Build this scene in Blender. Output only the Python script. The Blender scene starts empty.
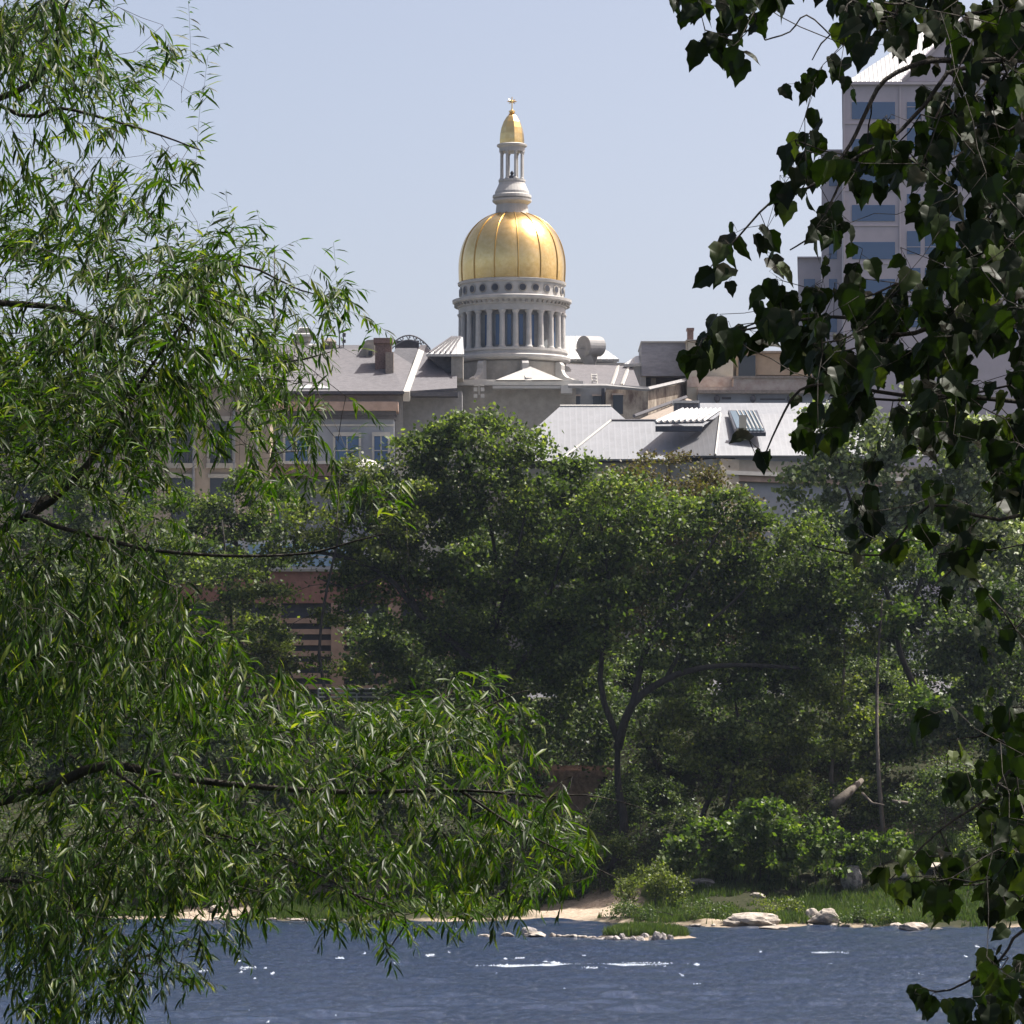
import bpy, math, random
import numpy as np
from mathutils import Vector, Matrix
rng = np.random.default_rng(7)
random.seed(7)
R = math.radians
F = 4200.0; HZ = 780.0; H = 10.0          # focal length in px, horizon row, eye height over the water
S = bpy.context.scene
HAZE = .00004
COL = S.collection

def P(px, py, Y):
    return np.array([(px-512)/F*Y, Y, H+(HZ-py)/F*Y])

# ------------------------------------------------------------------ materials
def nt(name):
    m = bpy.data.materials.new(name); m.use_nodes = True
    t = m.node_tree; t.nodes.clear()
    o = t.nodes.new('ShaderNodeOutputMaterial')
    return m, t, o
def mat(name, col, rough=.8, metal=0., var=.15, scale=1.5, bump=0., bscale=None, col2=None, spec=.3, stretch=(1,1,1), detail=6, wave=None):
    m, t, o = nt(name)
    b = t.nodes.new('ShaderNodeBsdfPrincipled')
    b.inputs['Roughness'].default_value = rough; b.inputs['Metallic'].default_value = metal
    b.inputs['Specular IOR Level'].default_value = spec
    g = t.nodes.new('ShaderNodeNewGeometry'); mp = t.nodes.new('ShaderNodeMapping')
    mp.inputs['Scale'].default_value = stretch
    t.links.new(g.outputs['Position'], mp.inputs['Vector'])
    n = t.nodes.new('ShaderNodeTexNoise'); n.inputs['Scale'].default_value = scale; n.inputs['Detail'].default_value = detail
    n.inputs['Roughness'].default_value = .65
    t.links.new(mp.outputs[0], n.inputs['Vector'])
    r = t.nodes.new('ShaderNodeValToRGB')
    c = np.array(col); c2 = np.array(col2) if col2 is not None else np.clip(c*(1+var), 0, 1)
    c1 = c if col2 is not None else c*(1-var)
    r.color_ramp.elements[0].position = .36; r.color_ramp.elements[1].position = .64
    r.color_ramp.elements[0].color = (*c1, 1); r.color_ramp.elements[1].color = (*c2, 1)
    t.links.new(n.outputs['Fac'], r.inputs[0]); t.links.new(r.outputs[0], b.inputs['Base Color'])
    if wave:
        wc = t.nodes.new('ShaderNodeTexWave'); wc.bands_direction = wave[0]; wc.inputs['Scale'].default_value = wave[1]; t.links.new(g.outputs['Position'], wc.inputs['Vector'])
        pc = t.nodes.new('ShaderNodeMath'); pc.operation = 'POWER'; pc.inputs[1].default_value = 5; t.links.new(wc.outputs['Fac'], pc.inputs[0])
        xm = t.nodes.new('ShaderNodeMix'); xm.data_type = 'RGBA'; xm.inputs[7].default_value = (*np.clip(c*1.07, 0, 1), 1)
        t.links.new(pc.outputs[0], xm.inputs[0]); t.links.new(r.outputs[0], xm.inputs[6]); t.links.new(xm.outputs[2], b.inputs['Base Color'])
    if bump or wave:
        bn = t.nodes.new('ShaderNodeBump'); bn.inputs['Strength'].default_value = bump or .5
        if wave:
            w = t.nodes.new('ShaderNodeTexWave'); w.bands_direction = wave[0]; w.inputs['Scale'].default_value = wave[1]
            w.wave_profile = 'SIN'; t.links.new(g.outputs['Position'], w.inputs['Vector'])
            pw = t.nodes.new('ShaderNodeMath'); pw.operation = 'POWER'; pw.inputs[1].default_value = 6
            t.links.new(w.outputs['Fac'], pw.inputs[0]); t.links.new(pw.outputs[0], bn.inputs['Height'])
            bn.inputs['Distance'].default_value = .12
        else:
            n2 = t.nodes.new('ShaderNodeTexNoise'); n2.inputs['Scale'].default_value = bscale or scale*3; n2.inputs['Detail'].default_value = 8
            t.links.new(mp.outputs[0], n2.inputs['Vector']); t.links.new(n2.outputs['Fac'], bn.inputs['Height'])
            bn.inputs['Distance'].default_value = .15
        t.links.new(bn.outputs[0], b.inputs['Normal'])
    t.links.new(b.outputs[0], o.inputs['Surface'])
    return m
def leafmat(name, cols, trans=.45, rough=.42, spec=.5, tcol=1.6):
    m, t, o = nt(name)
    a = t.nodes.new('ShaderNodeAttribute'); a.attribute_name = 'rnd'
    r = t.nodes.new('ShaderNodeValToRGB'); el = r.color_ramp.elements
    while len(el) < len(cols): el.new(.5)
    for i, c in enumerate(cols):
        el[i].position = i/(len(cols)-1); el[i].color = (*c, 1)
    t.links.new(a.outputs['Fac'], r.inputs[0])
    b = t.nodes.new('ShaderNodeBsdfPrincipled'); b.inputs['Roughness'].default_value = rough
    b.inputs['Specular IOR Level'].default_value = spec
    t.links.new(r.outputs[0], b.inputs['Base Color'])
    tr = t.nodes.new('ShaderNodeBsdfTranslucent')
    mx = t.nodes.new('ShaderNodeMix'); mx.data_type = 'RGBA'; mx.blend_type = 'MULTIPLY'; mx.inputs[0].default_value = 1
    mx.inputs[7].default_value = (1.5*tcol/1.6, 1.6*tcol/1.6, .5, 1); t.links.new(r.outputs[0], mx.inputs[6])
    t.links.new(mx.outputs[2], tr.inputs['Color'])
    ms = t.nodes.new('ShaderNodeMixShader'); ms.inputs[0].default_value = trans
    t.links.new(b.outputs[0], ms.inputs[1]); t.links.new(tr.outputs[0], ms.inputs[2])
    t.links.new(ms.outputs[0], o.inputs['Surface'])
    return m

M = {}
M['limestone'] = mat('limestone', (0.292,0.275,0.246), .85, var=.14, scale=1.2, bump=.15)
M['limestone_pale'] = mat('limestone_pale', (.43,.42,.405), .8, var=.1, scale=1.0)
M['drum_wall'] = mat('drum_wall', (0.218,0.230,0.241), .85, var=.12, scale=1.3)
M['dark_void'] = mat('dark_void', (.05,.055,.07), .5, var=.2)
M['white_paint'] = mat('white_paint', (0.433,0.427,0.409), .55, var=.07, scale=2)
M['grey_paint'] = mat('grey_paint', (0.246,0.246,0.251), .6, var=.12, scale=2)
M['slate'] = mat('slate', (0.090,0.090,0.101), .75, var=.18, scale=2.5, stretch=(1,1,4), bump=.25)
M['slate_light'] = mat('slate_light', (0.123,0.120,0.131), .75, var=.14, scale=2, stretch=(1,1,3), bump=.2)
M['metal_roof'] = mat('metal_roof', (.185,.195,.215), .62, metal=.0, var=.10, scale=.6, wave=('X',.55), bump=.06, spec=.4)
M['metal_roof_shaded'] = mat('metal_roof_shaded', (0.119,0.122,0.131), .62, metal=.0, var=.08, scale=.6, wave=('X',.7), bump=.06, spec=.4)  # darker copy of metal_roof: shade on the turned-away slopes is put into the colour
M['white_metal'] = mat('white_metal', (0.433,0.439,0.444), .4, var=.06, scale=1, wave=('X',.5))
M['brick_dark'] = mat('brick_dark', (.16,.11,.10), .9, var=.3, scale=6)
M['brick_pale'] = mat('brick_pale', (0.246,0.211,0.181), .9, var=.2, scale=5)
M['tan_stone'] = mat('tan_stone', (0.315,0.259,0.202), .9, var=.10, scale=.8)
M['tan_trim'] = mat('tan_trim', (0.351,0.322,0.275), .85, var=.08)
M['blue_wall'] = mat('blue_wall', (0.269,0.292,0.334), .8, var=.08, scale=.7)
M['old_wall'] = mat('old_wall', (.12,.09,.075), .9, col2=(.42,.37,.30), scale=1.1, stretch=(1,1,.45), detail=10)
M['cream'] = mat('cream', (0.454,0.424,0.350), .85, var=.08, scale=.8)
M['pink_brick'] = mat('pink_brick', (.36,.28,.24), .9, col2=(.48,.42,.37), scale=1.4)
M['copper_band'] = mat('copper_band', (.36,.26,.21), .7, var=.15, scale=1)
M['tower_stone'] = mat('tower_stone', (.45,.41,.455), .8, var=.05, scale=.5)
M['tower_trim'] = mat('tower_trim', (.50,.455,.49), .8, var=.05, scale=.5)
M['garage_brick'] = mat('garage_brick', (.26,.13,.10), .9, var=.18, scale=1.5)
M['garage_concrete'] = mat('garage_concrete', (.36,.24,.18), .9, var=.15, scale=1)
M['stone_wall'] = mat('stone_wall', (.16,.11,.09), .95, col2=(.33,.24,.20), scale=1.6, bump=.8, bscale=1.8)
M['rail_metal'] = mat('rail_metal', (0.495,0.509,0.537), .45, metal=.3, var=.08)
M['asphalt'] = mat('asphalt', (.06,.06,.065), .9, var=.2)
M['bark'] = mat('bark', (.036,.033,.028), .95, var=.4, scale=6, stretch=(1,1,.3), bump=.6)
M['bark_grey'] = mat('bark_grey', (.13,.11,.095), .95, var=.35, scale=4, stretch=(1,1,.3), bump=.5)
M['bark_pale'] = mat('bark_pale', (.13,.11,.09), .9, var=.35, scale=3)
M['twig'] = mat('twig', (.16,.12,.07), .7, var=.3, scale=20)
M['rock'] = mat('rock', (.17,.15,.13), .9, col2=(.42,.38,.33), scale=1.6, bump=.6, bscale=4)
M['rock_grey'] = mat('rock_grey', (.09,.085,.085), .9, col2=(.33,.31,.30), scale=2.2, bump=.6, bscale=5)
M['foam'] = mat('foam', (.42,.47,.53), .6, var=.08, scale=6)
M['penthouse_cladding'] = mat('penthouse_cladding', (.27,.27,.30), .8, var=.14, scale=1.5, stretch=(1,1,3))
M['blue_panel'] = mat('blue_panel', (.22,.33,.42), .5, var=.15)

def glass(name, col, rough=.12):
    m, t, o = nt(name); b = t.nodes.new('ShaderNodeBsdfPrincipled')
    b.inputs['Base Color'].default_value = (*col, 1); b.inputs['Roughness'].default_value = rough
    b.inputs['Specular IOR Level'].default_value = .6
    t.links.new(b.outputs[0], o.inputs['Surface']); return m
M['glass_blue'] = glass('glass_blue', (.05,.11,.23), .2)
M['glass_dark'] = glass('glass_dark', (.02,.025,.035))
M['glass_teal'] = glass('glass_teal', (.10,.14,.17), .2)
M['gold'] = mat('gold', (.80,.545,.20), .25, metal=1, var=.07, scale=2.2, col2=(.93,.67,.31), bump=.03, bscale=3)
M['gold_rib'] = mat('gold_rib', (.45,.29,.09), .35, metal=1, var=.1)
M['willow_leaf'] = leafmat('willow_leaf', [(.007,.016,.003),(.016,.042,.005),(.042,.082,.009),(.17,.19,.040)], .42, .42, .24, 2.2)
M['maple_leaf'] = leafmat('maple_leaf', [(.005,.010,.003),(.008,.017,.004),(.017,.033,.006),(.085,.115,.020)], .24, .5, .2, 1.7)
M['far_green'] = leafmat('far_green', [(0.0211,0.0359,0.0106),(0.0475,0.0781,0.0211),(0.1003,0.1426,0.0380),(0.2534,0.2957,0.1162)], .45, .5, .35, 1.8)
M['far_dark'] = leafmat('far_dark', [(0.0171,0.0301,0.0129),(0.0400,0.0658,0.0243),(0.0800,0.1200,0.0400),(0.2144,0.2572,0.1143)], .40, .5, .35, 1.6)
M['far_bronze'] = leafmat('far_bronze', [(.055,.042,.022),(.085,.066,.03),(.085,.10,.032),(.14,.11,.05)], .40, .5, .35, 1.6)
M['far_olive'] = leafmat('far_olive', [(0.0265,0.0378,0.0103),(0.0624,0.0869,0.0208),(0.1134,0.1465,0.0359),(0.2363,0.2646,0.0851)], .45, .5, .35, 1.8)
M['far_silver'] = leafmat('far_silver', [(0.0575,0.0862,0.0322),(0.0920,0.1265,0.0517),(0.1840,0.2300,0.1150),(0.5520,0.5980,0.4370)], .35, .45, .5, 1.6)
M['shrub_bright'] = leafmat('shrub_bright', [(0.0214,0.0428,0.0086),(0.0428,0.0796,0.0134),(0.0734,0.1163,0.0233),(0.1591,0.2020,0.0673)], .45, .45, .4, 1.9)
M['grass_blade'] = leafmat('grass_blade', [(0.0293,0.0567,0.0137),(0.0469,0.0831,0.0195),(0.0665,0.1026,0.0263),(0.1173,0.1271,0.0489)], .40, .5, .4, 1.6)

# ------------------------------------------------------------------ mesh collector
class MB:
    def __init__(s): s.v = []; s.f = []; s.m = []
    def add(s, vs, fs, mi=0):
        k = len(s.v); s.v += [tuple(map(float, p)) for p in vs]
        s.f += [tuple(i+k for i in f) for f in fs]; s.m += [mi]*len(fs); return s
    def box(s, x0, x1, y0, y1, z0, z1, mi=0):
        v = [(x,y,z) for z in (z0,z1) for y in (y0,y1) for x in (x0,x1)]
        return s.add(v, [(0,2,3,1),(4,5,7,6),(0,1,5,4),(2,6,7,3),(0,4,6,2),(1,3,7,5)], mi)
    def pbox(s, a, b, c, d, Y, dep, mi=0):      # rows/columns of the photo a..c wide, b..d high at real distance Y, dep metres deep
        p = P(a, d, Y); q = P(c, b, Y)
        return s.box(p[0], q[0], Y, Y+dep, p[2], q[2], mi)
    def skew(s, a, b, c, d, Y, dep, mi=0):       # block whose side walls splay outward to the rear
        p = P(a, d, Y); q = P(c, b, Y); p2 = P(a+.5, d, Y+dep); q2 = P(c, b, Y+dep)
        v = [(p[0],Y,p[2]),(q[0],Y,p[2]),(p2[0],Y+dep,p[2]),(q2[0],Y+dep,p[2]),(p[0],Y,q[2]),(q[0],Y,q[2]),(p2[0],Y+dep,q[2]),(q2[0],Y+dep,q[2])]
        return s.add(v, [(0,2,3,1),(4,5,7,6),(0,1,5,4),(2,6,7,3),(0,4,6,2),(1,3,7,5)], mi)
    def prism(s, pts, Y, dep, mi=0):            # outline at distance Y given thickness dep
        a = [P(x, y, Y) for x, y in pts]; n = len(a)
        b = [p+np.array([0,dep,0]) for p in a]
        fs = [tuple(range(n)), tuple(range(2*n-1, n-1, -1))]+[(i, i+n, (i+1)%n+n, (i+1)%n) for i in range(n)]
        return s.add(a+b, fs, mi)
    def poly(s, pts, mi=0): return s.add(pts, [tuple(range(len(pts)))], mi)
    def slab(s, pts, th=.12, mi=0):             # a sloping panel with thickness
        pts = [np.array(p, float) for p in pts]
        n = np.cross(pts[1]-pts[0], pts[2]-pts[0]); n /= np.linalg.norm(n)
        if n[2] < 0: n = -n
        q = [p-n*th for p in pts]; k = len(pts)
        return s.add(pts+q, [tuple(range(k)), tuple(range(2*k-1, k-1, -1))]+[(i, i+k, (i+1)%k+k, (i+1)%k) for i in range(k)], mi)
    def lathe(s, c, prof, n=48, mi=0, a0=0., facet=False):   # prof: (radius, z)
        vs = []
        for r, z in prof:
            for i in range(n):
                a = a0+2*math.pi*i/n; vs.append((c[0]+r*math.cos(a), c[1]+r*math.sin(a), z))
        fs = []
        for j in range(len(prof)-1):
            for i in range(n):
                i2 = (i+1) % n; fs.append((j*n+i, j*n+i2, (j+1)*n+i2, (j+1)*n+i))
        fs.append(tuple(range(n))[::-1]); fs.append(tuple(range((len(prof)-1)*n, len(prof)*n)))
        return s.add(vs, fs, mi)
    def tube(s, pts, rad, n=6, mi=0):
        pts = [np.array(p, float) for p in pts]; k = len(pts)
        if not hasattr(rad, '__len__'): rad = [rad]*k
        vs = []; up = np.array([.31,.17,.94])
        for i, p in enumerate(pts):
            d = pts[min(i+1,k-1)]-pts[max(i-1,0)]; L = np.linalg.norm(d); d = d/L if L > 1e-9 else up
            u = np.cross(d, up); lu = np.linalg.norm(u)
            u = u/lu if lu > 1e-3 else np.array([1.,0,0]); w = np.cross(d, u)
            for j in range(n):
                a = 2*math.pi*j/n; vs.append(p+rad[i]*(math.cos(a)*u+math.sin(a)*w))
        fs = [(i*n+j, i*n+(j+1)%n, (i+1)*n+(j+1)%n, (i+1)*n+j) for i in range(k-1) for j in range(n)]
        fs += [tuple(range(n))[::-1], tuple(range((k-1)*n, k*n))]
        return s.add(vs, fs, mi)

def rootloc(o):
    v = Vector((0,0,0))
    while o: v += o.location; o = o.parent
    return v
def obj(name, mb, mats, parent=None, smooth=False, label=None):
    if not isinstance(mats, (list, tuple)): mats = [mats]
    me = bpy.data.meshes.new(name)
    off = rootloc(parent)
    me.from_pydata([(x-off.x, y-off.y, z-off.z) for x, y, z in mb.v], [], mb.f)
    for m in mats: me.materials.append(M[m])
    if len(mats) > 1: me.polygons.foreach_set('material_index', mb.m)
    if smooth: me.polygons.foreach_set('use_smooth', [True]*len(me.polygons))
    me.update()
    o = bpy.data.objects.new(name, me); COL.objects.link(o); o.parent = parent
    if label: o['label'] = label
    return o
def tag(o, label, cat, group=None):
    o['label'] = label; o['category'] = cat
    if group: o['group'] = group
    return o
def thing(name, label, cat, loc, group=None):
    o = bpy.data.objects.new(name, None); COL.objects.link(o); o.location = tuple(map(float, loc)); o.empty_display_size = .5
    return tag(o, label, cat, group)
def struct(name, mb, mats, smooth=False):
    o = obj(name, mb, mats, None, smooth); o['kind'] = 'structure'; return o
def npobj(name, V, Fc, matn, parent=None, rnd=None, smooth=False):
    """fast mesh from numpy: V (n,3), Fc (m,k) all faces with k corners"""
    off = rootloc(parent); V = V-np.array(off)
    me = bpy.data.meshes.new(name); m, k = Fc.shape
    me.vertices.add(len(V)); me.vertices.foreach_set('co', V.astype(np.float32).ravel())
    me.loops.add(m*k); me.loops.foreach_set('vertex_index', Fc.astype(np.int32).ravel())
    me.polygons.add(m); me.polygons.foreach_set('loop_start', np.arange(0, m*k, k, dtype=np.int32))
    me.update(calc_edges=True)
    if rnd is not None:
        a = me.attributes.new('rnd', 'FLOAT', 'FACE'); a.data.foreach_set('value', rnd.astype(np.float32))
    if smooth: me.polygons.foreach_set('use_smooth', np.ones(m, dtype=bool))
    me.materials.append(M[matn]); me.validate()
    o = bpy.data.objects.new(name, me); COL.objects.link(o); o.parent = parent
    return o

# ------------------------------------------------------------------ leaves
def norm(a): return a/np.maximum(np.linalg.norm(a, axis=-1, keepdims=True), 1e-9)
def frames(d, n):
    """leaf axes: along d, blade normal near n"""
    d = norm(d); s = norm(np.cross(d, n)); n2 = np.cross(s, d); return d, s, n2
def far_leaves(C, size, spread_up=.6, r=None):
    r = r or rng; n = len(C)
    nr = r.normal(size=(n,3)); nr[:,2] = np.abs(nr[:,2])*1.1+spread_up*.5
    d = r.normal(size=(n,3)); d[:,2] -= .4
    d, s, n2 = frames(d, norm(nr))
    L = (size*r.uniform(.6,1.3,n))[:,None]; W = L*.36
    a = C-d*L*.5; t = C+d*L*.5; l = C+s*W-n2*L*.05; q = C-s*W-n2*L*.05
    V = np.stack([a,l,t,q],1).reshape(-1,3)
    Fc = np.arange(4*n).reshape(n,4)
    return V, Fc
def template_leaves(base, d, nrm, size, T, TF):
    """T (k,3) in leaf frame (side, along, normal), TF faces (quads)"""
    d, s, n2 = frames(d, nrm); k = len(T); n = len(base)
    V = base[:,None,:]+size[:,None,None]*(T[None,:,0,None]*s[:,None,:]+T[None,:,1,None]*d[:,None,:]+T[None,:,2,None]*n2[:,None,:])
    Fc = (TF[None,:,:]+(np.arange(n)*k)[:,None,None]).reshape(-1, TF.shape[1])
    return V.reshape(-1,3), Fc

# ------------------------------------------------------------------ branching: every target joins the nearest node of the growing skeleton
class Skel:
    def __init__(s): s.p = []; s.par = []; s.r0 = []
    def chain(s, pts, r0, r1, start=None, sub=3):
        prev = start; pts = [np.array(p, float) for p in pts]; n = len(pts); out = []
        Q = []
        for i in range(n-1):      # Catmull-Rom
            a = pts[max(i-1,0)]; b = pts[i]; c = pts[i+1]; d = pts[min(i+2,n-1)]
            for k in range(sub):
                t = k/sub; Q.append(.5*((2*b)+(c-a)*t+(2*a-5*b+4*c-d)*t*t+(3*b-a-3*c+d)*t**3))
        Q.append(pts[-1])
        for i, q in enumerate(Q):
            s.p.append(q); s.par.append(-1 if prev is None else prev)
            s.r0.append(r0+(r1-r0)*i/(len(Q)-1)); prev = len(s.p)-1; out.append(prev)
        return out
    def nearest(s, q): return int(np.argmin(np.linalg.norm(np.array(s.p)-q, axis=1)))
    def grow(s, T, seg, jit=.06, droop=0., rtip=.003):
        A = np.zeros((len(s.p)+len(T)*12, 3)); n = len(s.p); A[:n] = np.array(s.p)
        D = np.array([np.min(np.linalg.norm(A[:n]-t, axis=1)) for t in T])
        tips = {}
        for ti in np.argsort(D):
            t = T[ti]; dist = np.linalg.norm(A[:n]-t, axis=1)+.35*np.maximum(0, A[:n,2]-t[2])*0
            j = int(np.argmin(dist)); a = A[j].copy(); L = np.linalg.norm(t-a)
            k = int(min(8, max(1, round(L/seg)))); prev = j
            for i in range(1, k+1):
                u = i/k; q = a+(t-a)*u
                if i < k: q = q+rng.normal(size=3)*jit*L/k
                q[2] += droop*L*math.sin(math.pi*u)
                if n >= len(A): A = np.vstack([A, np.zeros((2000,3))])
                A[n] = q; s.p.append(q); s.par.append(prev); s.r0.append(0.); prev = n; n += 1
            tips[ti] = prev
        return tips
    def mesh(s, rtip, power=2.3, nmin=4, nbig=8, rmax=9.):
        n = len(s.p); r = np.array(s.r0); acc = np.zeros(n); kids = [[] for _ in range(n)]
        for i in range(n):
            if s.par[i] >= 0: kids[s.par[i]].append(i)
        order = sorted(range(n), key=lambda i: -i)
        w = np.zeros(n)
        for i in order:     # children always come after their parents
            if not kids[i]: w[i] = rtip**power
            else: w[i] = sum(w[c] for c in kids[i])
        rr = np.minimum(np.maximum(w**(1/power), r), rmax)
        s.r = rr; mb = MB(); main = {}
        for i in range(n):
            if kids[i]: main[i] = max(kids[i], key=lambda c: rr[c])
        for i in range(n):
            p = s.par[i]
            if p == -1 or main.get(p) != i:
                ch = ([p] if p >= 0 else [])+[i]
                while ch[-1] in main: ch.append(main[ch[-1]])
                if len(ch) < 2: continue
                rad = [rr[c] for c in ch]
                if p >= 0: rad[0] = min(rr[p]*.8, rr[i]*1.15)
                mb.tube([s.p[c] for c in ch], rad, nbig if max(rad) > rtip*6 else nmin)
        return mb

# ------------------------------------------------------------------ world, sun, camera
S.view_settings.view_transform = 'Standard'; S.view_settings.look = 'None'; S.view_settings.gamma = 1
S.view_settings.exposure = 1.1
sun_dir = Vector((.46,.13,.87)).normalized()
W = bpy.data.worlds.new('World'); S.world = W; W.use_nodes = True
t = W.node_tree; t.nodes.clear()
wo = t.nodes.new('ShaderNodeOutputWorld'); bg = t.nodes.new('ShaderNodeBackground'); sk = t.nodes.new('ShaderNodeTexSky')
sk.sky_type = 'NISHITA'; sk.sun_disc = False
sk.sun_elevation = math.asin(sun_dir.z); sk.sun_rotation = math.atan2(sun_dir.x, sun_dir.y)
sk.air_density = .5; sk.dust_density = 3.6; sk.ozone_density = 8.0; sk.altitude = 0
bg.inputs['Strength'].default_value = .15
tint = t.nodes.new('ShaderNodeMix'); tint.data_type = 'RGBA'; tint.blend_type = 'MULTIPLY'; tint.inputs[0].default_value = 1; tint.inputs[7].default_value = (1.30,.995,.70,1)   # milky summer air
t.links.new(sk.outputs[0], tint.inputs[6]); t.links.new(tint.outputs[2], bg.inputs[0]); t.links.new(bg.outputs[0], wo.inputs[0])
ld = bpy.data.lights.new('sun', 'SUN'); ld.energy = 4.3; ld.angle = R(.5); ld.color = (1,.96,.89)
lo = bpy.data.objects.new('sun', ld); COL.objects.link(lo)
lo.rotation_euler = sun_dir.to_track_quat('Z','Y').to_euler(); lo.location = (60,60,120)
cd = bpy.data.cameras.new('camera'); cam = bpy.data.objects.new('camera', cd); COL.objects.link(cam)
cam.location = (0,0,H); cam.rotation_euler = (R(90),0,0)
cd.sensor_width = 36; cd.lens = F/1024*36; cd.shift_y = (HZ-512)/1024; cd.clip_start = .5; cd.clip_end = 6000
S.camera = cam

# ------------------------------------------------------------------ summer haze
m, t, o_ = nt('haze_air'); M['haze_air'] = m; pv = t.nodes.new('ShaderNodeVolumePrincipled'); pv.inputs['Color'].default_value = (.62,.74,1,1); pv.inputs['Density'].default_value = HAZE
pv.inputs['Anisotropy'].default_value = .3; t.links.new(pv.outputs[0], o_.inputs['Volume'])
if HAZE > 0:
    o = obj('haze', MB().box(-3300,3300,-260,5300,-4,140), 'haze_air'); o['kind'] = 'stuff'
# ------------------------------------------------------------------ ground
def snoise(x, y, seed=0, sc=1.):
    r = np.random.default_rng(seed); v = 0.
    for k in range(7):
        a = r.uniform(0, 6.28); f = sc*(1.55**k)*.35; ph = r.uniform(0, 6.28)
        v = v+np.sin((x*math.cos(a)+y*math.sin(a))*f+ph+1.3*np.sin((x*math.sin(a)-y*math.cos(a))*f*.7+ph*2))/(1.25**k)
    return v/3.2
def shore(x):   # distance of the far water edge
    pxs = [-4000,-60,-30,-22,-20,-12,-5,0,4,8,11,14,20,25,29,34,60,4000]
    ys =  [306,306,303,300,299,297,296,300,299,293,287,285,286,285,283,283,284,284]
    return np.interp(x, pxs, ys)+.5*snoise(x, x*0+3, 4, 1.4)
PZ = ([-.01,0,2,8,13,18,26,34,36,42,50,62,200,4000], [-.3,0,.3,.6,1.2,2.4,5.5,7.5,10.2,12.5,16.0,16.2,20,20])
def far_h(x, y):
    d = y-shore(x); h = np.interp(d, *PZ)
    h = h+np.where(d > 1, .35*snoise(x, y, 9, 1.3)*np.minimum(1, d/8), 0)
    h = h+np.where((d > 0)&(d < 20), .10*snoise(x, y, 11, 5), 0)
    bed = -1.2*np.minimum(1, -d/4)
    return np.where(d < 0, np.minimum(-.02, bed), h)
def grid(name, xs, ys, hf, matn, attr=None):
    X, Y = np.meshgrid(xs, ys); Z = hf(X, Y)
    V = np.stack([X,Y,Z], -1).reshape(-1,3); nx = len(xs); ny = len(ys)
    i = (np.arange(ny-1)[:,None]*nx+np.arange(nx-1)[None,:]).ravel()
    Fc = np.stack([i,i+1,i+1+nx,i+nx], 1)
    o = npobj(name, V, Fc, matn, smooth=True)
    if attr is not None:
        a = o.data.attributes.new('sand', 'FLOAT', 'POINT'); a.data.foreach_set('value', attr(X, Y).astype(np.float32).ravel())
    o['kind'] = 'structure'; return o
def sandf(x, y):
    d = y-shore(x); s = np.zeros_like(x)
    e = np.clip(1.3-np.abs(d-.5)/.75, 0, 1); s = np.maximum(s, e*.85*np.clip(.45+1.6*snoise(x, y*.3, 61, .5), .05, 1))
    def blob(cx, cy, rx, ry):
        q = ((x-cx)/rx)**2+((y-cy)/ry)**2; return np.clip(1.5-1.2*q+.5*snoise(x, y, 21, 2.2), 0, 1)
    s = np.maximum(s, blob(5.2, 303, 4.6, 7.0)); s = np.maximum(s, blob(-21.5, 304, 3.6, 6.0))
    s = np.maximum(s, .8*blob(14.5, 288, 2.2, 2.2)); s = np.maximum(s, .6*blob(-12, 313, 7, 2.0))
    s = np.maximum(s, .6*blob(28, 312, 3, 2))
    return s
# ground material: sand / soil by attribute
m, t, o_ = nt('bank_soil'); M['bank_soil'] = m
b = t.nodes.new('ShaderNodeBsdfPrincipled'); b.inputs['Roughness'].default_value = .95; b.inputs['Specular IOR Level'].default_value = .1
a = t.nodes.new('ShaderNodeAttribute'); a.attribute_name = 'sand'
g = t.nodes.new('ShaderNodeNewGeometry'); n1 = t.nodes.new('ShaderNodeTexNoise'); n1.inputs['Scale'].default_value = 3.5; n1.inputs['Detail'].default_value = 10; n1.inputs['Roughness'].default_value = .75
t.links.new(g.outputs['Position'], n1.inputs['Vector'])
r1 = t.nodes.new('ShaderNodeValToRGB'); r1.color_ramp.elements[0].position=.38; r1.color_ramp.elements[1].position=.62
r1.color_ramp.elements[0].color=(.24,.19,.14,1); r1.color_ramp.elements[1].color=(.48,.40,.32,1)
r2 = t.nodes.new('ShaderNodeValToRGB'); r2.color_ramp.elements[0].position=.35; r2.color_ramp.elements[1].position=.65
r2.color_ramp.elements[0].color=(.018,.024,.011,1); r2.color_ramp.elements[1].color=(.045,.045,.026,1)
t.links.new(n1.outputs['Fac'], r1.inputs[0]); t.links.new(n1.outputs['Fac'], r2.inputs[0])
mx = t.nodes.new('ShaderNodeMix'); mx.data_type='RGBA'; t.links.new(a.outputs['Fac'], mx.inputs[0]); t.links.new(r2.outputs[0], mx.inputs[6]); t.links.new(r1.outputs[0], mx.inputs[7])
bn = t.nodes.new('ShaderNodeBump'); bn.inputs['Strength'].default_value=.8; bn.inputs['Distance'].default_value=.12; t.links.new(n1.outputs['Fac'], bn.inputs['Height'])
t.links.new(bn.outputs[0], b.inputs['Normal']); t.links.new(mx.outputs[2], b.inputs['Base Color']); t.links.new(b.outputs[0], o_.inputs['Surface'])

xs = np.concatenate([np.linspace(-3000,-80,12), np.arange(-70,70.1,.7), np.linspace(80,3000,12)])
ys = np.concatenate([np.arange(262,330,.7), np.arange(330,380,2.5), np.linspace(380,460,8), np.linspace(520,5000,10)])
grid('far_bank_ground', xs, ys, far_h, 'bank_soil', sandf)
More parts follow.
